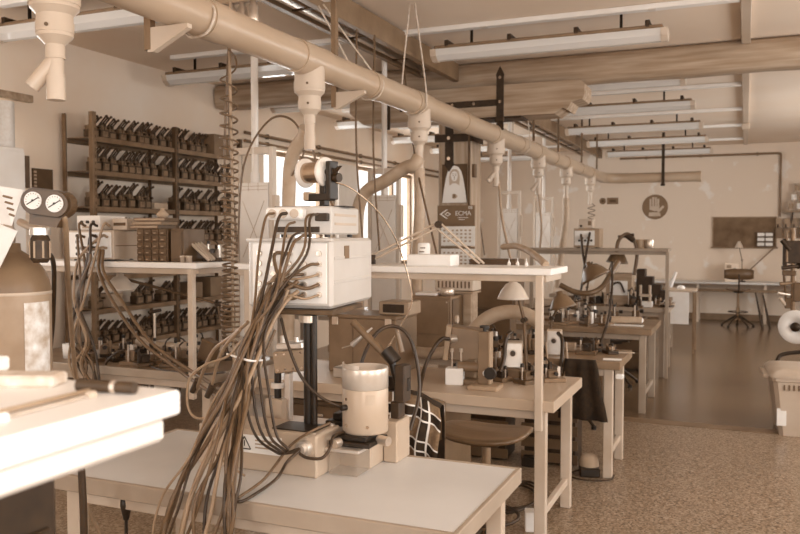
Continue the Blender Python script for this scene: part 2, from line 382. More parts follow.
# ------------------------------------------------------------------ extraction duct
PX, PZ, PR = -2.245, 2.59, .085
duct = thing('extraction_duct', 'long pale plastic extraction duct hung along the room, bent at its far end', 'duct', (PX, 0, PZ))
DROPS = [2.17, 3.98, 5.63, 7.65, 9.40, 11.01, 12.86]
cuts = [.2] + [(DROPS[i] + DROPS[i + 1]) / 2 for i in range(6)] + [13.9]
for a, b in zip(cuts[:-1], cuts[1:]):
    G().cyl((0, a, 0), (0, b - .002, 0), PR, n=32).build('duct_pipe', 'pvc', duct)
for c in cuts[1:-1]: G().cyl((0, c - .07, 0), (0, c + .07, 0), PR + .006, n=32).build('sleeve', 'pvc', duct)
elb = [(math.sin(t) * 0 + .4 * (1 - math.cos(t)), 13.9 + .4 * math.sin(t), 0) for t in [i * PI / 2 / 6 for i in range(7)]]
G().tube(elb, PR + .003, 28, 2).build('elbow', 'pvc', duct)
G().cyl((.4, 14.3, 0), (1.54, 14.3, 0), PR, n=32).build('duct_pipe', 'pvc', duct)
G().cyl((1.50, 14.3, 0), (1.56, 14.3, 0), PR + .006, n=32).build('end_cap', 'pvc', duct)
for i, y in enumerate(DROPS):
    g = G(); g.cyl((0, y - .16, 0), (0, y + .16, 0), PR + .007, n=32)
    tee = g.build('tee', 'pvc', duct)
    d = G(); d.cyl((0, y, -.02), (0, y, -.178), .084, n=28).cyl((0, y, -.12), (0, y, -.165), .0875, n=28).cyl((0, y, -.178), (0, y, -.20), .082, .062, 28).cyl((0, y, -.20), (0, y, -.275), .062, n=28).cyl((0, y, -.225), (0, y, -.262), .0645, n=28).cyl((0, y, -.275), (0, y, -.302), .060, .034, 28).cyl((0, y, -.302), (0, y, -.35), .033, n=20)
    d.build('reducer', 'pvc_light', duct)
    sp = G(); sp.cyl((0, y, -.34), (0, y, -.41), .028, n=16).cyl((0, y, -.41), (0, y, -.495), .032, n=16)
    if i in (0, 3, 4): sp.cyl((0, y, -.35), (-.07, y - .04, -.45), .027, n=14)
    sp.build('spigot', 'pvc_light', duct)
    for k, (r, zz) in enumerate(((.0875, -.14), (.0645, -.245))):
        a = -1.2; G().cyl((r * math.cos(a), y + r * math.sin(a), zz), ((r + .004) * math.cos(a), y + (r + .004) * math.sin(a), zz), .007, n=8).build('screw', 'dark_paint', duct)
# flexible tails from the drops to the benches
def hose(name, pts, r, m, label, group=None, n=14): return single(name, G().tube(pts, r, n, 8), m, label, 'hose', group)
hose('flexible_hose', [(PX, 5.63, 2.12), (PX, 5.64, 1.8), (PX - .03, 5.66, 1.4), (PX - .03, 5.7, 1.0), (PX, 5.72, .795)], .042, 'hose', 'pale flexible hose hanging straight from the duct beside the calendar')
hose('flexible_hose', [(PX, 5.62, 2.20), (PX - .03, 5.60, 2.14), W(405, 168, Y=5.62), W(385, 181, Y=5.65), W(367, 191, Y=5.68), W(359, 206, Y=5.7), W(357, 230, Y=5.7), W(357, 262, Y=5.7), W(358, 330, Y=5.68)], .05, 'hose', 'thick flexible hose arching from the duct and down beside the white control box')
hose('flexible_hose', [W(306, 128, Y=4.25), W(303, 138, Y=4.28), W(296, 148, Y=4.3), W(291, 162, Y=4.32), W(289, 190, Y=4.34), W(288, 260, Y=4.36), W(288, 340, Y=4.4)], .042, 'hose', 'pale flexible hose running down behind the wire spool')
hose('flexible_hose', [(PX, 11.01, 2.12), (PX + .0, 11.0, 1.8), (PX - .06, 11.0, 1.4), (PX - .1, 10.95, .9)], .045, 'hose', 'flexible hose hanging from the duct beyond the far bench shelf')
for i, (a, b) in enumerate((((PX + .03, 7.65, 2.12), (PX + .2, 7.72, 1.1)), ((PX, 9.4, 2.12), (PX + .02, 9.42, 1.47)))):
    single('drop_pole', G().tube([a, (a[0] + .04, a[1], 1.75), b], .014, 8), 'grey_paint', ['thin grey pole hanging from the duct beside the timber post', 'thin grey pole hanging from the duct over the far shelf'][i], 'pole')
# suspensions of the duct
for i, (y, lab) in enumerate(((2.80, 'nearest'), (4.50, 'middle'))):
    b = thing('duct_bracket', ['steel strut with a triangular bracket arm carrying the duct ahead of the coiled hose', 'steel strut with a triangular bracket arm carrying the duct above the wire spool'][i], 'bracket', (PX - .115, y, 0), 0, 'duct brackets')
    G().box((0, 0, (H + 2.41) / 2), (.035, .035, H - 2.41), .002).build('strut', 'rack_steel', b)
    G().prism([(0, 2.40), (.03, 2.40), (.21, 2.485), (.21, 2.503), (0, 2.503)], .03, T(0, .015, 0) @ RX(PI / 2)).build('bracket_arm', 'pvc_light', b)
for i, y in enumerate((2.98, 4.78, 5.52, 8.6)):
    hx, hz = (PX - .02, H - .02) if i > 1 else (-2.62, 3.15)
    pts = [(hx + .02, y + .02, hz)] + ([(PX + PR + .015, y, PZ + .05)] if i > 1 else [(PX, y + .01, PZ + PR + .012), (PX + PR + .005, y, PZ + .02)]) + [(PX + .07, y - .01, PZ - .07), (PX, y, PZ - PR - .008), (PX - .07, y + .01, PZ - .07), (PX - PR - .015, y, PZ + .05), (hx - .02, y + .02, hz)]
    single('suspension_cord', G().tube(pts, .006, 6, 4), 'straw', ['thin cord round the duct nearest the coiled hose', 'thin cord round the duct above the control box', 'thin cord loop knotted high above the duct before the corbel', 'thin cord round the duct beyond the timber post'][i], 'cord', 'cords holding up the duct')
for y in (14.3,):
    b = thing('duct_hanger', 'short perforated hanger strip holding the far cross run of the duct', 'hanger', (-1.28, 14.3, 0))
    G().box((0, -.095, 2.90), (.05, .006, .86), .001).build('strip', 'iron', b); G().box((0, -.10, 2.46), (.07, .03, .04), .003).build('clamp', 'iron', b)
for i, y in enumerate((9.0, 10.3, 11.9, 13.2)):
    single('hanger_rod', G().cyl((PX + .04, y, PZ + PR), (PX + .04, y, H), .014, n=10), 'rack_dark', 'plain steel rod hanging the duct from the ceiling beyond the corbel', 'rod', 'hanger rods of the duct')
# ------------------------------------------------------------------ ceiling cable tray (channel, rail, bright pan)
for nm, y0, y1, lab in (('ceiling_tray', -2.5, 7.66, 'steel cable tray with brown side rails running along the ceiling to the timber beam'), ('ceiling_tray', 8.02, 16.4, 'steel cable tray with brown side rails running along the far ceiling')):
    t = thing(nm, lab, 'cable tray', (-2.85, y0, 0), 0, None); L = y1 - y0
    G().box((.21, L / 2, 3.225), (.014, L, .17), .003).box((.185, L / 2, 3.145), (.06, L, .012), .003).box((.185, L / 2, 3.305), (.06, L, .012), .003).build('side_rail', 'brown_paint', t)
    G().box((-.20, L / 2, 3.235), (.02, L, .05), .003).box((-.18, L / 2, 3.21), (.05, L, .01), .003).build('side_rail', 'brown_paint', t)
    G().box((-.0, L / 2, 3.285), (.40, L, .008), .001).build('pan', 'aluminium', t)
    n = int(L / .9)
    for i in range(n): G().box((-.0, .45 + i * .9, 3.245), (.39, .03, .012), .002).build('cross_bar', 'rack_dark', t)
    G().tube([(-.08 + .02 * math.sin(i), L * i / 8, 3.268) for i in range(9)], .011, 6, 3).build('tray_cable', 'cable_light', t)
    for k in range(max(2, int(L / 2.4))): G().box((-.03, .3 + k * 2.4, 3.30), (.05, .05, .06), .002).build('ceiling_fixing', 'rack_dark', t)
single('ceiling_duct', G().box((-.02, 7.4, 3.305), (.075, 1e-6 + 17.8, .045), .004), 'pvc_light', 'narrow white cable duct along the ceiling at the ends of the lamp battens', 'cable duct')
# ------------------------------------------------------------------ strip lamps
lamp = thing('strip_lamp', 'long enclosed fluorescent strip lamp hung under the ceiling', 'lamp', (0, 0, 0))
Ln = 1.80
hs = G(); pr_ = [(-.085, .0), (-.072, -.05), (-.025, -.085), (.025, -.085), (.072, -.05), (.085, 0)]
hs.prism([(p[0], p[1]) for p in pr_], Ln, T(-Ln / 2, 0, 0) @ RZ(PI / 2) @ RX(PI / 2)); hs.build('diffuser', 'diffuser', lamp)
G().box((0, 0, .014), (Ln + .02, .17, .028), .008).build('housing', 'brown_paint', lamp)
for s in (-1, 1):
    G().prism([(p[0] * 1.06, p[1] * 1.06) for p in pr_], .05, T(s * (Ln / 2 + .02) - .025, 0, 0) @ RZ(PI / 2) @ RX(PI / 2)).build('end_cap', 'cream_paint', lamp)
    G().cyl((-Ln / 2 + .06, s * .025, -.03), (Ln / 2 - .06, s * .025, -.03), .013, n=12).build('tube', 'white_paint', lamp)
for k in range(4): G().box((-Ln / 2 + .1 + k * (Ln - .2) / 3, 0, .038), (.035, .17, .06), .004).build('clip', 'iron', lamp)
bat = thing('lamp_batten', 'white cable batten across the ceiling feeding the strip lamps', 'batten', (0, 0, 0))
G().box((0, 0, 0), (5.0, .08, .04), .004).build('trunking', 'laminate_white', bat)
for k in range(4): G().box((-2.0 + 1.3 * k, 0, .0), (.06, .078, .046), .004).build('joint_cover', 'white_paint', bat)
first = True
LY = [4.5, 6.45, 8.39, 10.02, 11.94, 13.69, 15.6]
nth = ['before the timber beam by the rack', 'just before the timber beam', 'first beyond the timber beam', 'second beyond the timber beam', 'third beyond the timber beam', 'fourth beyond the timber beam', 'closest to the far wall']
for i, y in enumerate(LY):
    for side, xc in ((0, -1.50), (1, -4.28)):
        o = lamp if first else copy_tree(lamp); first = False
        o.location = (xc, y, 3.165)
        tag(o, 'strip lamp %s, %s side of the cable tray' % (nth[i], 'aisle' if side == 0 else 'window'), 'lamp', 'strip lamps under the ceiling')
        for k in (-.6, .6): pass
        [G().box((hx, -.02, .096), (.02, .02, .138), .002).build('hanger', 'iron', o) for hx in (-.6, .6)]
    o = bat if i == 0 else copy_tree(bat)
    o.location = (-2.56, y - .13, 3.308)
    tag(o, 'white ceiling batten feeding the strip lamps ' + nth[i], 'batten', 'lamp battens on the ceiling')
single('junction_box', G().box((-.02, 13.2, 3.24), (.11, .11, .085), .01), 'cream_paint', 'small square junction box under the white ceiling cable duct', 'junction box')
# ------------------------------------------------------------------ power drop panels in frames
pan = thing('power_column', 'white board in a tall frame with a conduit up to the ceiling tray', 'panel', (0, 0, 0))
G().box((0, .0, 1.44), (.245, .05, 1.10), .004).build('board', 'white_paint', pan)
g = G(); 
for s in (-1, 1):
    g.cyl((s * -.09, -.0265, 1.46), (s * .09, -.0265, 1.86), .0018, n=4)
g.box((0, -.0265, 1.94), (.235, .001, .003), 0).box((0, -.0265, 1.965), (.235, .001, .003), 0).box((-.04, -.0265, 1.96), (.003, .001, .06), 0).box((.04, -.0265, 1.96), (.003, .001, .06), 0).build('cross_marking', 'print_grey', pan)
for s in (-1, 1): G().box((s * .145, .0, 1.12), (.035, .05, 2.24), .003).build('frame_post', 'wood_light', pan)
G().box((0, 0, 2.215), (.255, .05, .05), .003).build('frame_rail', 'wood_light', pan)
G().cyl((0, 0, 1.99), (0, 0, 3.26), .026, n=16).cyl((0, 0, 1.99), (0, 0, 2.06), .033, n=16).build('conduit', 'white_paint', pan)
G().box((.17, 0, 1.75), (.03, .06, .3), .003).build('socket_strip', 'cream_paint', pan)
for i, (y, x, lab) in enumerate(((4.9, W(255, 150, Y=4.9).x, 'behind the coiled air hose'), (6.9, -3.1, 'behind the white control box and wire'), (9.15, -3.1, 'hidden behind the timber post'), (11.1, -3.06, 'beyond the timber post'), (13.2, -3.06, 'farthest, near the far wall'))):
    o = pan if i == 0 else copy_tree(pan); o.location = (x, y, 0)
    tag(o, 'tall white power panel in a wooden frame ' + lab, 'panel', 'power panels along the cable tray')
# coiled hoses
def coil(name, x, y, z0, z1, r, turns, wire, m, label, tight=None):
    pts = []; n = int(turns * 10)
    for i in range(n + 1):
        u = i / n; uu = u if tight is None else u ** tight
        a = 2 * PI * turns * u; rr = r * (1 + .12 * math.sin(u * 9))
        pts.append((x + rr * math.cos(a), y + rr * math.sin(a), z0 + (z1 - z0) * uu))
    pts = [(x, y, z0 + .04)] + pts + [(x, y, z1 - .03)]
    return single(name, G().tube(pts, wire, 6, 2), m, label, 'hose')
coil('coiled_hose', W(229, 150, Y=3.62).x, 3.62, 2.56, 1.05, .042, 36, .0055, 'cable_mid', 'long coiled air hose hanging from the ceiling beside the white panel', .62)
single('air_line', G().tube([(-2.52, 3.64, 3.2), (-2.53, 3.63, 2.6), (W(232, 150, Y=3.62).x, 3.62, 1.9), (W(232, 150, Y=3.62).x, 3.62, 1.0), (-2.5, 3.66, .45), (-2.5, 3.66, .02)], .008, 8), 'cable_light', 'straight pale air line inside the coiled hose', 'pipe')
coil('coiled_hose', PX + .02, 12.86, 2.08, 1.56, .05, 7, .006, 'cable_mid', 'short coiled air hose hanging from the far end of the duct')
# thin lines hanging from the ceiling
for i, (a, b, lab) in enumerate((((-2.86, 4.1, 3.15), (-2.95, 4.3, 1.5), 'thin cable hanging beside the coiled air hose'), ((-2.76, 4.0, 3.15), (-2.9, 4.1, 1.46), 'thin cable slanting down past the coiled air hose'),
        ((-2.4, 4.2, 2.45), (-2.25, 4.3, 1.75), 'thin cable hanging just left of the wire spool'), ((-2.6, 5.3, 3.1), (-2.5, 5.2, 1.5), 'thin cable hanging above the control box'), ((-2.55, 5.5, 3.1), (-2.42, 5.3, 1.5), 'thin cable hanging beside the second duct bracket'),
        ((-2.7, 6.4, 3.1), (-1.9, 5.1, 1.46), 'thin cable slanting down to the bench shelf'), ((-2.8, 8.5, 3.24), (-2.62, 8.5, 1.4), 'thin cable hanging beyond the timber post'))):
    m = (Vector(a) + Vector(b)) / 2 + Vector((-.03, 0, -.05))
    single('hanging_cable', G().tube([a, m, b], .008, 6), 'cable_mid', lab, 'cable', 'cables hanging from the ceiling')
single('hanging_cable', G().tube([(-2.95, 4.3, 1.5), (-2.9, 4.3, 2.05), (-2.72, 4.3, 2.32), (-2.55, 4.3, 2.32), (-2.46, 4.3, 2.15), (-2.55, 4.3, 1.98)], .007, 6), 'cable_mid', 'thin cable looping in an arch behind the duct drop', 'cable', 'cables hanging from the ceiling')
# brass valves on the tray above the coiled hose
vb = thing('valve_block', 'row of small air valves above the extraction duct', 'valves', tuple(W(238, 3, Y=3.95)))
for k in range(4):
    v = G(); v.lathe([(.0, -.14), (.022, -.14), (.028, -.1), (.028, -.03), (.018, -.02), (.018, .02), (0, .02)], (-.12 + k * .075, 0, 0), 14); v.build('valve', 'steel', vb)
G().box((-.0, 0, .02), (.34, .05, .04), .004).build('manifold', 'grey_paint', vb)
# left wall conduits and white board between the windows
for i, z in enumerate((2.86, 2.76)):
    c = thing('wall_conduit', ['upper of two cable conduits along the window wall', 'lower of two cable conduits along the window wall'][i], 'conduit', (XL + .025, 8.3, z), 0, 'conduits on the window wall')
    G().cyl((0, 0, 0), (0, 7.9, 0), .02, n=10).build('conduit_pipe', 'brown_paint', c)
    for k in range(6): G().box((-.003, .5 + 1.35 * k, 0), (.045, .03, .06), .003).build('clamp', 'dark_paint', c)
single('wall_board', G().box((XL + .06, 10.92, 2.05), (.08, .62, 1.25), .006), 'white_paint', 'tall white board standing proud of the wall between the windows', 'board')
single('curtain', G().add([(XL + .10 + .03 * math.sin(i * 1.1) + (0 if s else .012), 4.2 + i * .033, z) for s in (0, 1) for z in (1.0, 2.70) for i in range(22)],
    [(i, i + 1, 23 + i, 22 + i) for i in range(21)] + [(44 + i, 66 + i, 67 + i, 45 + i) for i in range(21)], True), 'cloth_white', 'white curtain hanging beside the window at the gas cylinder', 'curtain')
r_ = thing('curtain_rail', 'brown wooden curtain rail over the white curtain', 'rail', (XL, 4.1, 2.73))
G().box((.10, .40, .02), (.06, 1.1, .06), .006).build('rail_board', 'wood', r_); G().box((.04, .2, .02), (.08, .03, .03), .002).build('bracket', 'iron', r_)
fb = thing('storage_cabinet', 'tall white cabinet by the window wall behind the gas cylinder', 'cabinet', (-5.28, 4.32, 0))
G().box((0, 0, 1.145), (.27, .66, 2.29), .008).build('cabinet_body', 'white_paint', fb)
for k in (-1, 1): dr = G().box((.143, k * .162, 1.16), (.016, .315, 2.2), .004).build('door', 'white_paint', fb); G().box((.157, k * .03, 1.15), (.012, .012, .12), .002).build('handle', 'steel', dr)
fr = thing('notice_board', 'small dark notice with printed rows on the wall by the rack', 'notice', (XL, 5.24, 2.10))
G().box((.008, 0, 0), (.016, .22, .18), .003).build('panel', 'print_dark', fr)
for k in range(5): G().box((.017, -.085, .06 - k * .03), (.002, .028, .018), 0).build('pictogram', 'print_grey', fr)
single('wall_frame', G().box((XL + .02, 5.03, 2.15), (.04, .10, .27), .004), 'dark_paint', 'narrow dark box fixed on the wall beside the white cabinet', 'box')
# ------------------------------------------------------------------ work benches
def bench(label, x0, x1, y0, y1, z, top='laminate', edge='wood', legm='cream_paint', th=.045, lw=.06, mids=(), stretch=True, apron=True):
    t = thing('work_bench', label, 'work bench', (x0, y0, 0)); w, d = x1 - x0, y1 - y0
    G().box((w / 2, d / 2, z - th / 2), (w - .036, d - .036, th), .002).build('tabletop', top, t)
    G().box((w / 2, .009, z - th / 2 - .002), (w, .018, th + .008), .003).build('edge_band', edge, t)
    G().box((w / 2, d - .009, z - th / 2 - .002), (w, .018, th + .008), .003).build('edge_band', edge, t)
    for x in (.009, w - .009): G().box((x, d / 2, z - th / 2 - .002), (.018, d - .037, th + .008), .003).build('edge_band', edge, t)
    if apron:
        for y in (.06, d - .06): G().box((w / 2, y, z - th - .032), (w - .16, .03, .05), .003).build('apron', legm, t)
    zz = z - th - .007
    for x in (.08,) + tuple(mids) + (w - .08,):
        for y in (.06, d - .06): G().box((x, y, zz / 2), (lw, lw * .8, zz), .004).build('leg', legm, t)
        if stretch: G().box((x, d / 2, .16), (.03, d - .17, .04), .003).build('stretcher', legm, t)
    return t
ZT = .77
bench('long pale bench carrying the column machine and the white control box', -2.285, -.737, 2.14, 2.86, ZT, 'laminate', 'edge_band', 'cream_paint', .05)
bench('pale bench under the shelf with the electronics boxes and drawer cabinet', -4.75, -2.95, 4.03, 4.83, ZT, 'laminate_brown', 'edge_band', 'cream_paint')
bench('pale bench under the aisle end shelf with the tilting box and lamp', -2.85, -.88, 4.06, 4.83, ZT, 'laminate_tan', 'laminate_tan', 'cream_paint', .05)
bench('dark topped bench with a white card, just beyond the aisle end shelf', -2.9, -.74, 5.40, 6.02, .785, 'laminate_brown', 'laminate_brown', 'cream_paint')
bench('dark topped bench with a paper roll beside the floor strip', -2.4, -.76, 7.52, 8.45, ZT, 'laminate_brown', 'laminate_brown', 'edge_band')  # legs from this row on: darker tone paints in the dim far end
bench('bench below the far shelf crowded with small machines', -2.6, -.78, 9.55, 10.45, .79, 'laminate_brown', 'edge_band', 'edge_band')
bench('farthest row bench, mostly hidden behind the far shelf', -2.6, -.9, 11.6, 12.3, ZT, 'laminate_brown', 'edge_band', 'edge_band')
bench('pale bench along the window side of the dark topped row', -5.0, -3.4, 7.9, 8.6, ZT, 'laminate_brown', 'laminate', 'cream_paint')
# shelves bolted over the benches
def over_shelf(label, x0, x1, y0, y1, z, posts, m='laminate_white', zb=.62, pm='cream_paint', th=.035):
    t = thing('bench_shelf', label, 'shelf', (x0, y0, 0)); w, d = x1 - x0, y1 - y0
    G().box((w / 2, d / 2, z - th / 2), (w, d, th), .004).build('shelf_board', m, t)
    [G().box((w / 2, ay, z - th - .018), (w - .06, .03, .036), .003).build('apron', pm, t) for ay in (.045, d - .045)]
    G().box((w - .045, d / 2, z - th - .018), (.03, d - .12, .036), .003).build('apron', pm, t)
    for x in posts: G().box((x - x0, .0, (z - th + zb) / 2 - .0), (.038, .036, z - th - zb - .001), .003).build('shelf_post', pm, t); 
    return t
SH = 1.45
over_shelf('white shelf over the pale bench, holding the electronics boxes', -4.75, -3.05, 4.012, 4.40, SH, (-4.6, -3.085))
over_shelf('white shelf at the aisle end holding the white carton and lamp arm', -2.85, -.895, 4.042, 4.45, SH, (-2.7, -.955))
over_shelf('white shelf over the far crowded bench', -2.45, -.79, 9.532, 9.95, 1.465, (-2.35, -.80), 'edge_band', 0, 'edge_band')  # white shelf in a browner tone, the far end's dimness put into its colour
n0 = over_shelf('near white shelf with a screwdriver, papers and black tool on it', -2.6, -.735, .50, .93, 1.40, (-2.4,), 'laminate_white', .0)
G().box((1.835, .232, 1.346), (.03, .366, .036), .008).build('end_rail', 'white_paint', n0)
# ------------------------------------------------------------------ steel rack with clamping jigs along the window wall
rk = thing('steel_rack', 'tall slotted steel rack of clamping jigs along the window wall', 'rack', (-5.55, 5.45, 0))
RY_ = [0, 1.11, 2.22]
for y in RY_:
    for x in (0, .34):
        u = G(); u.box((x, y, 1.345), (.012, .045, 2.69), .001); u.box((x + (.018 if x == 0 else -.018), y - .02, 1.345), (.04, .008, 2.69), .001); up = u.build('upright', 'rack_steel' if y == 0 else 'rack_dark', rk)
        s = G()
        for k in range(44): s.box((x + (.0065 if x else .0065), y + .008, .1 + k * .058), (.002, .012, .026), 0)
        s.build('slots', 'rack_dark' if y == 0 else 'black', up)
SZ = [2.48, 2.185, 1.87, 1.56, 1.26, .965, .645, .3]
for z in SZ:
    for b in range(2):
        G().box((.17, RY_[b] + .555, z - .004), (.33, 1.05, .008), .001).box((.336, RY_[b] + .555, z - .022), (.006, 1.05, .044), .001).box((.004, RY_[b] + .555, z - .022), (.006, 1.05, .044), .001).build('shelf', 'rack_steel', rk)
def make_jig(tall):
    j = thing('clamp_jig', '', 'jig')
    G().box((0, 0, .04), (.10, .088, .08), .005).build('base_block', 'jig', j)
    G().box((.0, -.022, .10), (.085, .03, .04), .003).build('slide_block', 'jig_light', j); G().box((.01, .022, .095), (.06, .032, .03), .003).build('slide_block', 'jig_light', j)
    G().box((.052, 0, .04), (.006, .058, .05), .001).build('front_plate', 'jig_light' if tall else 'print_brown', j)
    for k, (y, l) in enumerate(((-.03, .085), (-.005, .07), (.024, .08))):
        g = G(); g.cyl((-.01, y, .11), (.02 + l * .45, y + l * .35, .12 + l), .0075, n=6); g.cyl((.02 + l * .45, y + l * .35, .12 + l), (.03 + l * .5, y + l * .42, .125 + l), .012, n=6); g.build('lever', 'jig', j)
    G().cyl((.03, -.025, .12), (.03, -.025, .15), .012, n=8).build('clamp_screw', 'jig', j); G().cyl((.02, .02, .11), (.02, .02, .145), .014, n=8).build('clamp_screw', 'jig', j)
    G().cyl((.05, .03, .10), (.075, .03, .10), .012, n=8).build('knob', 'jig', j)
    return j
jigs = [make_jig(0), make_jig(1)]; used = [0, 0]
snames = {2.48: 'top shelf', 2.185: 'second shelf from the top', 1.87: 'third shelf from the top', 1.56: 'fourth shelf from the top', .965: 'shelf seen below the bench shelf', .645: 'low shelf behind the bench'}
for z, sn in snames.items():
    for b in range(2):
        for k in range(10):
            if z == .965 and (k % 3 == 1 or b == 1): continue
            if z == 1.87 and b == 0 and k > 6: continue
            if z == 2.48 and b == 1 and k > 4: continue
            if z == .965 and abs(5.45 + .085 + k * .112 - 5.75) < .14: continue
            i = (k + b) % 2; o = jigs[i] if not used[i] else copy_tree(jigs[i]); used[i] = 1
            o.location = (-5.55 + .24 + random.uniform(-.02, .02), 5.45 + RY_[b] + .085 + k * .112 + random.uniform(-.008, .008), z)
            o.rotation_euler = (0, 0, random.uniform(-.12, .12)); o.scale = (1, 1, random.uniform(.92, 1.08) * (1.0 if z != 2.48 else .95))
            tag(o, 'dark clamping jig on the %s, rack bay %s' % (sn, ['nearest the notice', 'beside the coiled hose'][b]), 'jig', 'clamping jigs on the %s, bay %s' % (sn, ['nearest the notice', 'beside the coiled hose'][b]))
for z, y, w, h, lab in ((2.485, 7.38, .28, .22, 'brown carton at the end of the rack top shelf'), (1.872, 6.37, .2, .06, 'flat pale carton on the third rack shelf'), (.967, 6.9, .22, .16, 'brown box on the lower rack shelf by the bench lamp'), (.967, 7.3, .3, .2, 'dark carton on the lower rack shelf'), (.967, 5.75, .14, .12, 'pale carton on the lower rack shelf behind the lamp shade')):
    c = thing('carton', lab, 'carton', (-5.36, y, z)); G().box((0, 0, h / 2), (.22, w, h), .003).build('carton_body', 'cardboard' if 'pale' in lab else 'brown_paint', c); G().box((0, 0, h + .001), (.05, w, .002), 0).build('tape', 'print_brown', c)
# ------------------------------------------------------------------ seats
def stool(label, x, y, zs, rz=0, m='plywood', r=.21):
    t = thing('work_stool', label, 'stool', (x, y, 0), rz)
    g = G(); N = 28; vs = []
    rings = [(0, .0), (.4, .0), (.75, .003), (.93, .008), (1.0, .004), (.985, -.012), (.9, -.018), (0, -.018)]
    for f, dz in rings:
        for i in range(N):
            a = 2 * PI * i / N; k = (abs(math.cos(a)) ** 3 + abs(math.sin(a)) ** 3) ** (-1 / 3)
            vs.append((f * r * k * math.cos(a) * 1.04, f * r * .93 * k * math.sin(a), zs + dz + (.016 * math.cos(2 * a) * f * f)))
    g.add(vs, [(j * N + i, j * N + (i + 1) % N, (j + 1) * N + (i + 1) % N, (j + 1) * N + i) for j in range(len(rings) - 1) for i in range(N)], True); g.build('seat', m, t)
    G().box((0, 0, zs - .045), (.16, .16, .03), .006).build('seat_plate', 'iron', t)
    G().cyl((0, 0, .20), (0, 0, zs - .05), .022, n=14).cyl((0, 0, .12), (0, 0, .34), .032, n=14).build('pillar', 'rack_steel', t)
    for k in range(5):
        a = 2 * PI * k / 5 + .3; e = (.27 * math.cos(a), .27 * math.sin(a), .025)
        G().tube([(.03 * math.cos(a), .03 * math.sin(a), .19), (.14 * math.cos(a), .14 * math.sin(a), .12), e], [.018, .016, .013], 8, 4).build('foot', 'iron', t)
        G().cyl((e[0], e[1], 0), (e[0], e[1], .03), .022, n=10).build('glide', 'black', t)
    G().tube([(.16 * math.cos(2 * PI * i / 16), .16 * math.sin(2 * PI * i / 16), .26) for i in range(17)], .009, 6, 2).build('foot_ring', 'iron', t)
    return t
stool('brown moulded plywood stool pushed against the aisle end bench', -1.14, 3.74, .672)
def chair(label, x, y, rz, zs=.46, zb=.9, m='cloth_dark', backm='plywood', bw=.38, bh=.2, br=None):
    t = stool(label, x, y, zs, rz, m, .2); t.name = 'work_chair'; t['category'] = 'chair'
    G().tube([(0, -.12, zs - .05), (0, -.23, zs - .02), (0, -.25, zs + .15), (0, -.225, zb - .1)], .014, 8, 4).build('back_bar', 'iron', t)
    g = G(); n = 10; vs = []
    for s in (0, 1):
        for i in range(n + 1):
            u = -1 + 2 * i / n; yy = -.235 + .05 * u * u + s * .022
            hh = bh / 2 * (1 - .25 * u ** 4)
            vs += [(u * bw / 2, yy, zb - bh / 2 - hh), (u * bw / 2, yy, zb - bh / 2 + hh)]
    k = 2 * (n + 1); fs = []
    for i in range(n):
        fs += [(2 * i, 2 * i + 2, 2 * i + 3, 2 * i + 1), (k + 2 * i + 1, k + 2 * i + 3, k + 2 * i + 2, k + 2 * i), (2 * i + 1, 2 * i + 3, k + 2 * i + 3, k + 2 * i + 1), (2 * i, k + 2 * i, k + 2 * i + 2, 2 * i + 2)]
    fs += [(0, 1, k + 1, k), (2 * n, k + 2 * n, k + 2 * n + 1, 2 * n + 1)]
    g.add(vs, fs, True); g.build('backrest', backm, t); return t
chair('work chair with a plaid jacket over its back, behind the column machine', -1.315, 3.33, 0.06, .47, .945, bw=.32)
jk = thing('plaid_jacket', 'black and white plaid jacket hung over the chair back behind the machine', 'jacket', (-1.315, 3.085, 0), .06)
def jx(u, v, s):   # draped cloth over the backrest: u across, v down from the top
    fold = .014 * math.sin(u * 17 + v * 3) * min(1, v * 4)
    x = u * (.18 + .03 * v) + .01 * math.sin(v * 8)
    if v < .0: pass
    y = -.022 - .045 * min(1, v * 3) + fold - .02 * v
    z = .972 - .36 * v - .05 * u * u * 1.2
    return (x, y + s, z)
NU, NV = 54, 54
def cloth(cond, name, m, s, par):
    g = G(); vs = []; fs = []
    for j in range(NV + 1):
        for i in range(NU + 1): vs.append(jx(-1 + 2 * i / NU, j / NV, s))
    for j in range(NV):
        for i in range(NU):
            if cond(i, j): a = j * (NU + 1) + i; fs.append((a, a + 1, a + NU + 2, a + NU + 1))
    g.add(vs, fs, True); return g.build(name, m, par)
def stripe(i, j): 
    a = i % 18; b = j % 18
    if a in (5, 10) or b in (6, 12): return 2
    if 5 < a < 10 or 6 < b < 12: return 1
    return 0
b_ = cloth(lambda i, j: stripe(i, j) == 0, 'jacket_cloth', 'cloth_mid', 0, jk)
cloth(lambda i, j: stripe(i, j) == 1, 'dark_stripes', 'cloth_dark', 0, b_); cloth(lambda i, j: stripe(i, j) == 2, 'white_stripes', 'cloth_white', 0, b_)
g = G(); vs = []; n = 16
for s, yy, zz in ((0, -.022, .972), (1, .0, .984), (2, .03, .974), (3, .05, .90), (4, .055, .72)):
    for i in range(n + 1): u = -1 + 2 * i / n; vs.append((u * .18, yy + .008 * math.sin(u * 13 + s), zz - .06 * u * u))
g.add(vs, [(s * 17 + i, s * 17 + i + 1, s * 17 + i + 18, s * 17 + i + 17) for s in range(4) for i in range(16)], True); g.build('jacket_back', 'cloth_dark', jk)
stool('dark padded stool between the dark topped benches', -1.35, 6.95, .50, .3, 'cloth_dark')
stool('dark padded stool before the far crowded bench', -1.3, 9.0, .50, .2, 'cloth_dark')
chair('tall drafting chair with a dark rounded backrest at the far wall bench', -.1, 15.5, .05, .66, 1.03, 'dark_paint', 'dark_paint', .48, .19)
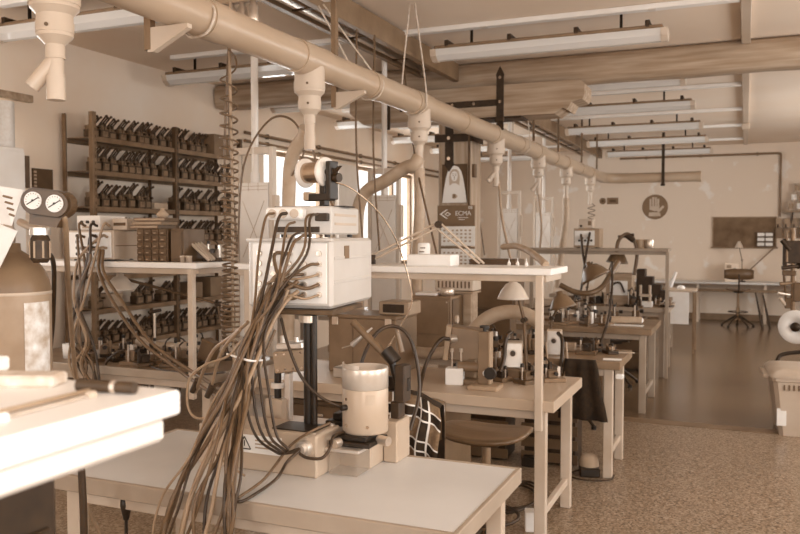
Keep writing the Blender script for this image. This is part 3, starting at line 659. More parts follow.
# ------------------------------------------------------------------ the column machine on the first bench
mc = thing('column_machine', 'aluminium based machine with a black column and a motor pot, on the near bench', 'machine', (-1.45, 2.62, .77))
g = wg(mc); g.span((-1.86, 2.45, .77), (-1.36, 2.63, .922), .006); g.build('base_block', 'alu_paint', mc)
g = wg(mc); g.span((-1.74, 2.631, .77), (-1.236, 2.83, .890), .006); g.build('rear_base', 'alu_paint', mc)
g = wg(mc); g.span((-1.235, 2.735, .77), (-1.178, 2.86, .925), .005); g.build('side_block', 'alu_paint', mc)
g = wg(mc); g.span((-1.56, 2.48, .9222), (-1.39, 2.60, .926), .001); g.build('rubber_pad', 'black', mc)
lb = wg(mc); lb.span((-1.70, 2.447, .835), (-1.50, 2.4498, .90), .0005); lb = lb.build('warning_label', 'paper', mc)
g = wg(mc); M0 = T(-1.655, 2.4466, .868) @ RX(PI / 2)
for a, b in (((-.026, -.02), (.026, -.02)), ((.026, -.02), (0, .024)), ((0, .024), (-.026, -.02))):
    p, q = Vector((a[0], 0, a[1])) + Vector((-1.655, 2.4464, .868)), Vector((b[0], 0, b[1])) + Vector((-1.655, 2.4464, .868)); g.cyl(p, q, .0022, n=4)
g.cyl((-1.655, 2.4464, .858), (-1.655, 2.4464, .878), .002, n=4); g.build('warning_triangle', 'black', lb)
g = wg(mc)
for k in range(3): g.span((-1.61, 2.4462, .880 - k * .013), (-1.52 - .02 * (k == 2), 2.4468, .885 - k * .013), 0)
g.build('label_lines', 'print_grey', lb)
g = wg(mc); g.cyl((-1.405, 2.45, .877), (-1.405, 2.425, .877), .03, .026, 20).cyl((-1.405, 2.425, .877), (-1.405, 2.41, .877), .018, n=16); g.build('cable_gland', 'aluminium', mc)
for x, y in ((-1.385, 2.47), (-1.385, 2.61), (-1.84, 2.47)):
    g = wg(mc); g.cyl((x, y, .922), (x, y, .927), .011, n=12); g.build('bolt', 'steel', mc)
g = wg(mc); g.cyl((-1.475, 2.60, .922), (-1.475, 2.60, 1.325), .019, n=20).cyl((-1.447, 2.59, .922), (-1.447, 2.59, 1.325), .012, n=16); g.build('column', 'black', mc)
g = wg(mc); g.cyl((-1.475, 2.60, 1.30), (-1.475, 2.60, 1.325), .036, n=20); g.build('column_flange', 'steel', mc)
g = wg(mc); g.at(g.M @ T(-1.555, 2.77, 1.334) @ RZ(.14)).box((0, 0, 0), (.30, .36, .018), .003); g.build('platform', 'rack_dark', mc)
# secondary post with pale collar on an aluminium foot
p0 = W(278, 415, Y=2.72); g = wg(mc); g.box((p0.x, 2.72, .935), (.075, .07, .09), .004); g.build('post_foot', 'alu_paint', mc)
g = wg(mc); g.cyl((p0.x, 2.72, .98), (p0.x, 2.72, 1.14), .014, n=14); g.build('side_post', 'black', mc)
g = wg(mc); g.cyl((p0.x, 2.72, 1.02), (p0.x, 2.72, 1.04), .026, n=14); g.build('collar', 'white_paint', mc)
g = wg(mc); c = W(293, 360, Y=2.74); g.at(g.M @ T(c) @ RY(-.12) @ RZ(.2)).box((0, 0, 0), (.13, .09, .085), .004)
o = g.build('sensor_box', 'grey_paint', mc)
g = wg(mc); g.at(g.M @ T(c) @ RY(-.12) @ RZ(.2))
for i in range(4): g.cyl((-.05 + i * .033, -.045, -.03), (-.05 + i * .033, -.048, -.03), .005, n=8); g.cyl((-.05 + i * .033, -.045, .03), (-.05 + i * .033, -.048, .03), .005, n=8)
g.build('screws', 'chrome', o)
g = wg(mc); g.at(g.M @ T(c + Vector((0, 0, .06))) @ RY(-.1)).box((.01, 0, 0), (.12, .1, .025), .004).cyl((-.03, -.02, 0), (-.03, -.02, .04), .012, n=10).cyl((.03, -.02, 0), (.03, -.02, .03), .01, n=10); g.build('sensor_lid', 'aluminium', mc)
g = wg(mc); g.box((c.x - .02, 2.74, (.89 + c.z - .05) / 2), (.025, .03, c.z - .05 - .89), .003); g.build('sensor_stay', 'aluminium', mc)
# stage and motor pot
MX, MY = -1.27, 2.655
g = wg(mc); g.span((-1.39, 2.505, .856), (-1.225, 2.66, .868), .002); g.build('stage_plate', 'aluminium', mc)
g = wg(mc); g.span((-1.35, 2.52, .771), (-1.24, 2.63, .855), .002); g.build('acrylic_block', 'acrylic', mc)
g = wg(mc); g.span((-1.37, 2.54, .869), (-1.20, 2.70, .886), .003).span((-1.34, 2.555, .886), (-1.22, 2.70, .9035), .003); g.build('slide_stage', 'black', mc)
for p, q in (((-1.318, 2.54, .883), (-1.325, 2.51, .883)), ((-1.20, 2.62, .886), (-1.155, 2.605, .886))):
    g = wg(mc); g.cyl(p, q, .017, n=16); k = g.build('stage_knob', 'steel', mc)
g = wg(mc); g.lathe([(0, .904), (.082, .904), (.084, .909), (.084, 1.060), (.082, 1.064)], (MX, MY, 0), 40); mp = g.build('motor_pot', 'alu_paint', mc)
g = wg(mc); g.lathe([(.081, 1.064), (.0845, 1.066), (.0845, 1.136), (.083, 1.140), (.079, 1.140), (.079, 1.10), (0, 1.098)], (MX, MY, 0), 40); g.build('pot_band', 'pot_steel', mc)
n = 14; vs = []
for s in (.0848, .080):
    for z in (1.139, 1.155):
        for i in range(n + 1): a = -2.95 + 1.55 * i / n; vs.append((MX + s * math.cos(a), MY + s * math.sin(a), z))
k = n + 1; fs = [(i, i + 1, k + i + 1, k + i) for i in range(n)] + [(2 * k + i, 3 * k + i, 3 * k + i + 1, 2 * k + i + 1) for i in range(n)] + [(k + i, k + i + 1, 3 * k + i + 1, 3 * k + i) for i in range(n)] + [(0, k, 3 * k, 2 * k), (n, 2 * k + n, 3 * k + n, k + n)]
g = wg(mc); g.add(vs, fs, False); g.build('pot_rim', 'pot_steel', mc)
for a, z in ((-2.05, .935), (-1.05, .935), (-2.05, 1.03)):
    g = wg(mc); g.cyl((MX + .083 * math.cos(a), MY + .083 * math.sin(a), z), (MX + .087 * math.cos(a), MY + .087 * math.sin(a), z), .006, n=10); g.build('screw', 'chrome', mp)
g = wg(mc); g.cyl((MX + .083 * math.cos(-2.1), MY + .083 * math.sin(-2.1), 1.0), (MX + .105 * math.cos(-2.1), MY + .105 * math.sin(-2.1), 1.0), .011, n=12); g.build('cable_gland', 'black', mp)
g = wg(mc); a0, a1 = -1.12, -.72
vs = [(MX + .0846 * math.cos(a0 + (a1 - a0) * i / 6), MY + .0846 * math.sin(a0 + (a1 - a0) * i / 6), z) for z in (1.012, 1.05) for i in range(7)]
g.add(vs, [(i, i + 1, 8 + i, 7 + i) for i in range(6)], True); g.build('nameplate', 'cream_paint', mp)
# black stage parts and clamps behind the pot
g = wg(mc); g.span((-1.205, 2.77, .99), (-1.165, 2.84, 1.13), .004).span((-1.225, 2.78, .926), (-1.19, 2.84, .99), .003); g.build('slide_column', 'rubber', mc)
g = wg(mc); g.span((-1.40, 2.76, .891), (-1.34, 2.82, 1.11), .004).span((-1.46, 2.76, 1.07), (-1.34, 2.83, 1.11), .004); g.build('clamp_arm', 'aluminium', mc)
g = wg(mc); g.span((-1.44, 2.66, .906), (-1.37, 2.75, .925), .003).span((-1.42, 2.68, .925), (-1.39, 2.74, .95), .003); g.build('slide_rail', 'black', mc)
g = wg(mc); g.span((-1.36, 2.80, 1.03), (-1.16, 2.83, 1.08), .004); g.build('cross_slide', 'black', mc)
for i, (a, b, r, m) in enumerate((((353, 322), (392, 362), .015, 'cable_mid'), ((352, 345), (372, 328), .011, 'aluminium'), ((386, 350), (396, 362), .026, 'black'), ((397, 332), (402, 352), .010, 'enamel_dark'))):
    g = wg(mc); g.cyl(W(*a, Y=2.80), W(*b, Y=2.80), r, r * (1.0 if i != 1 else .35), 14); g.build(['tool_handle', 'nozzle', 'tool_joint', 'tool_tip'][i], m, mc)
g = wg(mc); g.cyl(W(352, 345, Y=2.80), W(342, 348, Y=2.80), .003, n=6); g.build('needle', 'steel', mc)
g = wg(mc); g.cyl(W(392, 362, Y=2.80), (-1.2, 2.80, 1.05), .014, n=10); g.build('tool_stay', 'black', mc)
# ------------------------------------------------------------------ control box and its upper unit
def rbox(root, loc): return G()
cb = thing('control_box', 'large white control box with many cables plugged in, on the machine column', 'control box', (-1.397, 2.64, 1.344), .14)
G().box((-.17, .25, .133), (.34, .50, .262), .012).build('housing', 'box_paint', cb)
G().box((-.17, .004, .133), (.30, .012, .226), .004).build('front_panel', 'laminate_white', cb)
for z in (.10, .19): G().box((.001, .25, z), (.004, .46, .012), .001).build('side_groove', 'box_paint', cb)
G().box((-.17, .004, .258), (.344, .03, .014), .004).build('bezel', 'box_paint', cb)
G().box((.002, .16, .21), (.003, .055, .05), .001).build('rating_plate', 'print_brown', cb)
for x in (-.31, -.03):
    for y in (.04, .46): G().cyl((x, y, 0), (x, y, .004), .014, n=10).build('foot', 'black', cb)
socks = []
for r in range(5):
    for c in range(5):
        x, z = -.29 + c * .06, .055 + r * .038; socks.append((x, z))
        G().cyl((x, -.002, z), (x, -.012, z), .011, n=10).build('socket', 'steel', cb)
ub = thing('power_supply', 'small white power supply stacked on the large control box', 'power supply', (-1.448, 2.735, 1.613), .14)
G().box((-.12, .165, .063), (.24, .33, .108), .006).build('housing', 'box_paint', ub)
for x in (-.21, -.03):
    for y in (.03, .30): G().cyl((x, y, -.002), (x, y, .01), .012, n=10).build('foot', 'black', ub)
G().box((-.14, -.001, .028), (.18, .006, .022), .001).build('vent_strip', 'iron', ub)
G().box((-.035, -.012, .075), (.05, .03, .03), .003).build('connector', 'iron', ub)
for z in (.05, .085): G().box((.001, .16, z), (.003, .26, .01), .001).build('side_groove', 'cream_paint', ub)
ps = G().box((-.175, -.03, .088), (.15, .055, .046), .008).build('socket_block', 'laminate_white', ub)
for k in range(3): G().cyl((-.22 + k * .045, -.057, .088), (-.22 + k * .045, -.062, .088), .017, n=14).build('outlet', 'cream_paint', ps)
G().box((-.13, .16, .1195), (.30, .12, .005), .001).build('top_plate', 'black', ub)
sl = thing('wire_spool', 'white flanged spool of fine wire on a black bracket above the power supply', 'spool', (-1.585, 2.86, 1.735), -.25)
G().box((.045, 0, .05), (.03, .03, .10), .003).box((.02, 0, .035), (.13, .045, .028), .003).build('bracket_foot', 'black', sl)
G().box((.085, 0, .10), (.026, .05, .15), .003).build('bracket_upright', 'black', sl)
G().box((-.035, .0, .04), (.03, .05, .034), .003).build('counter_block', 'grey_paint', sl)
MS = T(0, 0, .135) @ RY(PI / 2)
for x in (-.065, .043):
    G().lathe([(.0, 0), (.055, 0), (.059, .003), (.059, .012), (.055, .016), (.0, .016)], (0, 0, 0), 32, T(x, 0, .135) @ RY(PI / 2)).build('flange', 'white_paint', sl)
G().cyl((-.05, 0, .135), (.044, 0, .135), .042, n=28).build('wire_winding', 'copper', sl)
G().cyl((.05, 0, .135), (.10, 0, .135), .014, n=14).build('axle', 'iron', sl)
G().cyl((.10, 0, .11), (.125, 0, .11), .018, n=14).build('tension_knob', 'iron', sl)
G().prism([(.095, .12), (.135, .155), (.125, .155), (.095, .14)], .012, T(0, .006, 0) @ RX(PI / 2)).build('guide_fork', 'iron', sl)
single('spool_wire', G().tube([W(335, 182, Y=2.84), W(352, 189, Y=2.9), W(375, 208, Y=3.0), W(392, 232, Y=3.1), W(404, 262, Y=3.2), W(412, 300, Y=3.2), W(398, 330, Y=3.0), W(385, 352, Y=2.84)], .003, 6), 'copper', 'thin wire arching from the spool down to the machine', 'wire')
# ------------------------------------------------------------------ cables
def cable(pts, r, m, label, group='cables of the white control box'):
    r *= .82
    return single('cable', G().tube(pts, r, 8, 6), m, label, 'cable', group)
rnd = random.Random(5)
def sock(i):
    x, z = socks[i]; return Vector(cb.location) + RZ(.14) @ Vector((x, -.012, z))
lab = {'cable_light': 'pale cable in the bundle from the white control box to the floor', 'cable_mid': 'brown cable in the bundle from the white control box to the floor', 'cable_dark': 'dark cable in the bundle from the white control box to the floor'}
order = [4, 9, 3, 8, 14, 13, 2, 7, 12, 19, 22]
for n_, i in enumerate(order):
    s = sock(i); m = ['cable_light', 'cable_mid', 'cable_mid', 'cable_dark'][n_ % 4]; j = lambda a: rnd.uniform(-a, a); e = n_ / len(order)
    pts = [s, s + Vector((-.03, -.05, -.012)), W(278 + j(14) - 10 * e, 292 + j(12), Y=2.50 + j(.03)), W(252 + j(10), 335 + j(8), Y=2.40 + j(.04)), W(222 + 24 * e + j(5), 395 + j(10), Y=2.28 + j(.05)),
           W(188 + 50 * e + j(6), 450 + j(8), Y=2.16 + j(.03)), W(160 + 72 * e + j(6), 505 + j(4), Y=2.09 + j(.02)), W(146 + 80 * e + j(8), 580, Y=2.06), (W(146 + 80 * e, 600, Y=2.02).x, 2.02 + j(.1), .02)]
    cable(pts, rnd.choice((.0055, .007, .0085)), m, lab[m])
for n_, (sx, sy) in enumerate(((274, 213), (287, 213), (314, 214), (300, 232), (306, 234), (318, 214), (295, 222))):
    j = lambda a: rnd.uniform(-a, a); s = W(sx, sy, Y=2.64)
    pts = [s, s + Vector((-.012, -.04, -.02)), W(sx - 14 + j(3), 250 + j(5), Y=2.53), W(258 + 3 * n_ + j(5), 300, Y=2.46 + j(.03)), W(246 + j(9), 350, Y=2.38 + j(.04)), W(240 + j(8), 410, Y=2.26), W(234 + j(8), 470, Y=2.13), W(228 + j(6), 515, Y=2.08), W(222 + j(8), 600, Y=2.06), (W(222, 640, Y=2.05).x + j(.1), 2.05 + j(.08), .02)]
    cable(pts, rnd.choice((.006, .0075)), ['cable_mid', 'cable_dark'][n_ % 2], ['brown cable from the power supply falling over the bench edge', 'dark cable from the power supply falling over the bench edge'][n_ % 2], 'cables of the power supply')
gl = Vector((-1.405, 2.41, .877))
for n_, (ax, ay) in enumerate(((246, 340), (252, 330), (258, 335), (264, 338))):
    j = lambda a: rnd.uniform(-a, a)
    cable([W(270 + n_ * 4, 300, Y=2.50), W(ax, ay, Y=2.42), W(246 + 8 * n_, 400, Y=2.36), W(256 + 7 * n_, 436, Y=2.36), W(276 + 4 * n_, 452 - n_, Y=2.37), gl + Vector((-.05, -.02, -.012)), gl + Vector((j(.006), 0, j(.006)))], .006, 'cable_dark', 'dark cable looping down to the socket of the aluminium base', 'cables into the base socket')
cable([gl, gl + Vector((-.02, -.05, -.03)), W(275, 480, z=.79), W(245, 500, z=.778), W(233, 501, z=.778)], .0065, 'cable_dark', 'dark cable lying on the bench from the base socket to the bundle', 'cables into the base socket')
cable([gl + Vector((.0, 0, -.012)), W(308, 458, Y=2.41), W(322, 458, Y=2.42), W(330, 448, Y=2.45), W(334, 436, Y=2.5), W(345, 432, Y=2.60)], .007, 'cable_dark', 'dark cable curving from the base socket under the motor pot', 'cables into the base socket')
cable([W(281, 318, Y=2.56), W(288, 345, Y=2.54), W(302, 378, Y=2.54), W(322, 398, Y=2.56), W(347, 409, Y=2.60)], .007, 'cable_dark', 'dark cable running from under the platform to the motor pot', 'cables of the motor pot')
cable([W(330, 423, Y=2.52), W(310, 432, Y=2.44), W(290, 446, Y=2.42), W(265, 478, Y=2.3), W(238, 498, Y=2.14)], .006, 'cable_mid', 'brown cable crossing the base block down to the bundle', 'cables into the base socket')
cable([W(352, 420, Y=2.82), W(361, 365, Y=2.86), W(375, 335, Y=2.92), W(392, 326, Y=2.98), W(408, 335, Y=3.0), W(417, 362, Y=3.0), W(419, 395, Y=2.98), W(410, 430, Y=2.9)], .009, 'cable_dark', 'thick dark hose arching behind the motor pot', 'hoses behind the machine')
cable([W(418, 400, Y=4.0), W(424, 370, Y=4.2), W(434, 348, Y=4.25), W(442, 339, Y=4.3), W(449, 339, Y=4.34)], .014, 'cable_dark', 'thick dark cable plugged into the tilted box on the aisle end bench', 'cables of the aisle end bench')
for n_, P in enumerate((
    [(248, 322, 2.45), (232, 336, 2.5), (214, 350, 2.6), (203, 372, 2.7), (196, 392, 2.9)],
    [(240, 330, 2.45), (226, 345, 2.5), (218, 362, 2.6), (212, 385, 2.7)],
    [(244, 338, 2.42), (228, 356, 2.4), (205, 365, 2.4), (190, 378, 2.4), (187, 400, 2.4), (192, 415, 2.4), (205, 418, 2.4), (222, 405, 2.4), (236, 380, 2.4)],
    [(240, 360, 2.4), (230, 400, 2.35), (216, 425, 2.3), (208, 445, 2.3), (225, 462, 2.28), (245, 476, 2.3)],
    [(262, 360, 2.44), (250, 400, 2.36), (238, 440, 2.26), (232, 500, 2.1), (226, 530, 2.08)],
    [(275, 330, 2.5), (258, 372, 2.42), (244, 420, 2.3), (236, 470, 2.16), (230, 540, 2.07)],
    [(288, 290, 2.54), (268, 330, 2.46), (250, 372, 2.38), (222, 430, 2.22), (196, 480, 2.12), (180, 545, 2.06)],
    [(298, 281, 2.57), (280, 296, 2.52), (262, 330, 2.44), (236, 392, 2.3), (206, 444, 2.18), (172, 500, 2.09), (160, 560, 2.05)],
    [(298, 291, 2.57), (284, 304, 2.52), (268, 332, 2.45), (244, 390, 2.3), (214, 446, 2.18), (190, 500, 2.09), (176, 560, 2.05)])):
    m = ['cable_light', 'cable_mid'][(n_ > 3) * (n_ % 2)]
    cable([W(x, y, Y=Y) for x, y, Y in P], [.009, .008, .006, .005, .007, .007, .009, .010, .010][n_], m, ['pale cable with a plug hanging toward the left bench', 'short pale cable hanging from the bundle to the left', 'pale cable looping out beside the bundle', 'thin pale cable lying in a loop on the bench top', 'pale cable straight down through the middle of the bundle', 'brown cable at the right edge of the bundle', 'pale cable across the front of the bundle', 'brown cable at the lower sockets of the control box', 'pale cable at the lowest socket of the control box'][n_])
for (x, y, Y) in ((198, 380, 2.85), (213, 385, 2.7)):
    single('cable_plug', G().cyl(W(x, y, Y=Y), W(x - 6, y + 12, Y=Y), .016, .012, 12), 'rubber', 'dark round plug on the end of a pale cable, %s' % ('toward the left bench' if x < 200 else 'beside the bundle'), 'plug', 'plugs of the loose cables')
single('cable_tie', G().tube([W(227, 354, Y=2.44), W(240, 358, Y=2.34), W(252, 361, Y=2.34), W(264, 360, Y=2.46)], .004, 6), 'paper', 'white cable tie around the cable bundle', 'cable tie')
# ------------------------------------------------------------------ reusable small builders
def lamp_shade(label, c, r, h, tilt=0, m='enamel', arm=None, base=None):
    t = thing('desk_lamp', label, 'lamp', base if base else c); g = wg(t); g.at(g.M @ T(c) @ RY(tilt))
    pr0 = [(.012, h * 1.25), (.022, h * 1.25), (.026, h), (r * .45, h * .92), (r * .72, h * .55), (r * .92, h * .15), (r, 0), (r * .985, 0), (r * .9, h * .13), (r * .7, h * .5), (r * .4, h * .85), (.02, h * .9)]
    g.lathe(pr0, (0, 0, 0), 28); g.build('lamp_shade', m, t)
    g = wg(t); g.at(g.M @ T(c) @ RY(tilt)).lathe([(.0, .01), (.02, .015), (.03, .04), (.02, .08), (.014, h * .8)], (0, 0, 0), 14); g.build('bulb', 'paper', t)
    if arm:
        for a, b in zip(arm[:-1], arm[1:]):
            g = wg(t); d = Vector((0, .012, 0)); g.cyl(Vector(a) + d, Vector(b) + d, .007, n=8).cyl(Vector(a) - d, Vector(b) - d, .007, n=8); g.build('arm', 'rack_dark', t)
        for a in arm[1:-1]: g = wg(t); g.cyl(Vector(a) - Vector((0, .025, 0)), Vector(a) + Vector((0, .025, 0)), .016, n=12); g.build('joint', 'iron', t)
        e = Vector(arm[0]); g = wg(t); g.cyl((e.x, e.y, base[2]), (e.x, e.y, base[2] + .02), .06, n=20).cyl((e.x, e.y, base[2] + .02), e, .016, n=12); g.build('lamp_base', 'iron', t)
    return t
def carton(name, label, x, y, z, w, d, h, rz=0, m='cardboard', cat='box', lid=True):
    t = thing(name, label, cat, (x, y, z), rz); G().box((0, 0, h / 2), (w, d, h), .004).build('box_body', m, t)
    if lid: G().box((0, 0, h - .012), (w + .006, d + .006, .022), .003).build('lid', m, t)
    return t
def ebox(label, x, y, z, w=.10, d=.09, h=.17, rz=0):
    t = thing('connector_box', label, 'electrical box', (x, y, z), rz)
    G().box((0, 0, h / 2), (w, d, h), .006).build('box_body', 'alu_paint', t); G().box((0, -d / 2 - .003, h / 2), (w - .012, .006, h - .012), .002).build('front_plate', 'aluminium', t)
    G().cyl((0, -d / 2 - .005, h * .6), (0, -d / 2 - .02, h * .6), .024, n=18).build('socket', 'steel', t); G().cyl((0, -d / 2 - .02, h * .6), (0, -d / 2 - .045, h * .6), .016, n=14).build('plug', 'rubber', t)
    for sx in (-1, 1):
        for sz in (.012, h - .012): G().cyl((sx * (w / 2 - .012), -d / 2 - .006, sz), (sx * (w / 2 - .012), -d / 2 - .009, sz), .004, n=6).build('screw', 'steel', t)
    return t
TAKEN = []
for px_, Y_, z_, r_o in ((513, 4.70, .77, .10), (527, 4.7, .77, .07), (487, 4.27, .77, .11), (455, 4.4, .77, .16), (372, 4.62, .77, .26), (560, 5.6, .785, .08), (432, 5.62, .785, .2), (456, 5.8, .785, .16), (572, 5.86, .785, .10), (619, 9.85, .79, .18), (645, 9.72, .79, .1), (652, 10.15, .79, .2), (155, 4.5, .77, .07), (211, 4.3, .77, .05), (209, 4.12, .77, .07), (638, 7.9, .77, .18)):
    TAKEN.append((W(px_, 350, Y=Y_).x, Y_, z_, r_o))
def gadget(label, x, y, z, w, d, h, rz=0, seed=0, m='dark_paint', name='assembly_fixture'):
    """small bench fixture: base plate, slide, uprights, knobs"""
    r = random.Random(seed); rr = .56 * max(w, d)
    spots_ = [(0, 0)] + [(q * .045 * math.cos(a), q * .03 * math.sin(a)) for q in range(1, 9) for a in [k * PI / 6 for k in range(12)]]
    for ox, oy in spots_:
        if all(abs(zz - z) > .05 or math.hypot(x + ox - xx, y + oy - yy) > rr + r2 for xx, yy, zz, r2 in TAKEN): break
    x += ox; y += oy; TAKEN.append((x, y, z, rr))
    t = thing(name, label, 'fixture', (x, y, z), rz)
    G().box((0, 0, .012), (w, d, .024), .003).build('base_plate', r.choice(('iron', 'rack_steel', 'dark_paint')), t)
    G().box((r.uniform(-.1, .1) * w, 0, .024 + h * .2), (w * .45, d * .6, h * .4), .004).build('body', m, t)
    G().box((w * .28, d * .1, .024 + h * .3), (w * .16, d * .25, h * .6), .003).build('upright', r.choice(('aluminium', 'rack_steel', 'iron')), t)
    G().cyl((-w * .3, 0, .024), (-w * .3, 0, h * .8), w * .05, n=10).build('pin', 'steel', t)
    G().cyl((-w * .3, 0, h * .8), (-w * .3, 0, h * .8 + .02), w * .09, n=12).build('knob', 'black', t)
    G().cyl((w * .05, -d * .3, h * .5), (w * .05, -d * .55, h * .5), h * .07 + .004, n=12).build('crank', 'black', t)
    G().tube([(w * .28, d * .1, h * .6), (w * .2, 0, h * .85), (-.05 * w, -.1 * d, h)], .005, 6, 4).build('lever', 'iron', t)
    return t
# ------------------------------------------------------------------ shelf of the window side bench: electronics, drawers
zs = SH
def at_shelf(px, Y=4.2): return W(px, 262, Y=Y).x
c1 = thing('test_unit', 'white electronics unit with cable sockets on the bench shelf by the gas cylinder', 'electronics', (-4.0, 4.10, zs))
G().box((.03, .16, .105), (.40, .32, .19), .006).build('housing', 'cream_paint', c1); G().box((.03, -.004, .105), (.37, .01, .165), .003).build('front_panel', 'laminate_white', c1)
for r in range(4):
    for k in range(2): G().cyl((-.06 + k * .15, -.008, .045 + r * .04), (-.06 + k * .15, -.022, .045 + r * .04), .011, n=10).build('socket', 'iron', c1)
G().box((.231, .16, .10), (.003, .28, .006), 0).build('side_seam', 'print_brown', c1)
for x in (-.12, .12):
    for y in (.03, .29): G().cyl((x, y, 0), (x, y, .011), .012, n=8).build('foot', 'black', c1)
c2 = thing('test_unit', 'smaller white electronics unit stacked on the socketed one', 'electronics', (-4.0, 4.12, zs + .201))
G().box((0, .12, .05), (.20, .24, .095), .005).build('housing', 'white_paint', c2)
for k in range(3): G().cyl((-.05 + k * .05, -.001, .055), (-.05 + k * .05, -.012, .055), .010, n=10).build('socket', 'iron', c2)
G().box((-.02, -.001, .02), (.06, .004, .012), .001).build('label_strip', 'print_grey', c2)
c3 = thing('test_unit', 'low cream electronics unit lying behind the stacked white one', 'electronics', (-3.80, 4.20, zs + .201)); G().box((.02, .05, .04), (.12, .16, .075), .004).build('housing', 'cream_paint', c3); G().box((.02, -.031, .04), (.10, .004, .02), .001).build('slot', 'print_dark', c3)
dc = thing('drawer_cabinet', 'small parts cabinet of dark drawers on the window side bench shelf', 'cabinet', (-3.455, 4.10, zs))
G().box((0, .10, .105), (.24, .20, .21), .004).build('cabinet_body', 'dark_paint', dc)
for r in range(5):
    for k in range(4):
        d = G().box((-.0885 + k * .059, -.004, .022 + r * .0415), (.053, .012, .036), .003).build('drawer', 'rack_dark', dc); G().box((-.0885 + k * .059, -.013, .016 + r * .0415), (.018, .008, .006), .001).build('handle', 'grey_paint', d)
for i in range(3):
    b = thing('book', ['flat dark book lowest on the drawer cabinet', 'flat brown book between two others on the drawer cabinet', 'flat book topmost on the drawer cabinet'][i], 'book', (-3.52 + i * .012, 4.19, zs + .2105 + i * .0235), .1 * i)
    G().box((0, 0, .0115), (.22, .18, .022), .001).build('cover', ['dark_paint', 'brown_paint', 'dark_paint'][i], b); G().box((0, -.0905, .0115), (.21, .002, .012), 0).build('pages', 'wood', b)
single('paper_bag', G().lathe([(0, 0), (.035, 0), (.04, .02), (.025, .035), (.012, .05), (.02, .06), (0, .055)], (-3.42, 4.16, zs + .281), 9), 'cardboard', 'crumpled pale paper bag on the books', 'bag')
single('dark_case', G().box((-3.27, 4.22, zs + .105), (.10, .22, .21), .006).box((-3.27, 4.105, zs + .105), (.08, .01, .17), .004), 'dark_paint', 'dark upright case beside the small drawer cabinet', 'case')
for i, x in enumerate((-3.20, -3.155)):
    single('small_pot', G().lathe([(0, 0), (.018, 0), (.018, .03), (.02, .032), (.02, .042), (0, .044)], (x, 4.08, zs), 14), 'steel', ['small steel pot beside the dark case', 'small steel pot beside the angled profiles'][i], 'pot', 'pots on the window side shelf')
for i in range(4):
    g = G(); a = W(184 + i * 1.5, 237 - i * 2, Y=4.2 + i * .03); b = W(209 + i * 3, 259, Y=4.2 + i * .03); g.cyl(a, (b.x, b.y, zs + .012), .010, n=6)
    single('profile_rod', g, 'cream_paint', 'pale angled rod leaning on the window side bench shelf', 'rod', 'rods leaning on the shelf')
gadget('small dark fixture on the shelf end near the coiled hose', -3.13, 4.3, zs, .12, .10, .14, .3, 3)
# cables of the electronics
def cabs(pts, r, m, label, group): return single('cable', G().tube(pts, r, 8, 6), m, label, 'cable', group)
rq = random.Random(11)
for i in range(9):
    j = lambda a: rq.uniform(-a, a)
    s = W(86 + (i % 3) * 11 + j(2), 226 + (i // 3) * 11, Y=4.07)
    pts = [s, s + Vector((-.01, -.05, .0)), W(84 + j(10), 262 + j(5), Y=3.96), W(82 + j(9), 300, Y=3.93), W(80 + j(12), 340, Y=3.92), W(84 + j(14), 368, Y=3.93), (W(88 + j(18), 380, Y=3.9).x, 3.9, .5), (W(88, 380, Y=3.9).x + j(.2), 3.9, .02)]
    cabs(pts, .009, ['cable_mid', 'cable_dark', 'cable_light'][i % 3], ['brown', 'dark', 'pale'][i % 3] + ' cable hanging from the stacked electronics units', 'cables of the electronics units')
cabs([W(60, 212, Y=2.12), W(65, 222, Y=2.14), W(67, 260, Y=2.3), W(70, 310, Y=2.6), W(74, 360, Y=2.9), W(78, 400, Y=3.1), (W(80, 400, Y=3.2).x, 3.2, .3), (W(84, 400, Y=3.2).x, 3.3, .02)], .011, 'cable_light', 'thick pale hose from the gas regulator down to the bench', 'hoses of the gas cylinder')
cabs([W(46, 258, Y=2.13), W(51, 256, Y=2.2), W(54, 272, Y=2.35), W(53, 320, Y=2.5), W(50, 375, Y=2.6), (W(50, 375, Y=2.7).x, 2.7, .3), (W(52, 375, Y=2.7).x, 2.8, .02)], .009, 'cable_dark', 'dark hose from the gas regulator down behind the near shelf', 'hoses of the gas cylinder')
for i, off in enumerate((0, 9)):
    cabs([W(100 + off / 3, 250, Y=4.0), W(99 + off / 2, 272, Y=3.93), W(112 + off, 300, Y=3.9), W(140 + off, 340, Y=3.85), W(168 + off, 362, Y=3.8), W(195 + off, 382 - off / 3, Y=3.7), W(225, 402 - off, Y=3.3)], .011, 'cable_mid', 'brown cable sweeping from the electronics units across to the machine', 'long cables between the benches')
cabs([W(104, 372, Y=4.1), W(108, 360, Y=4.1), W(122, 350, Y=4.15), W(132, 356, Y=4.2), W(138, 360, Y=4.2)], .008, 'cable_dark', 'dark cable curling on the window side bench', 'cables on the window side bench')
cabs([W(140, 358, Y=4.3), W(155, 368, Y=4.1), W(178, 372, Y=4.04), W(205, 374, Y=4.0), W(225, 372, Y=3.9)], .007, 'cable_dark', 'dark cable lying along the edge of the window side bench', 'cables on the window side bench')
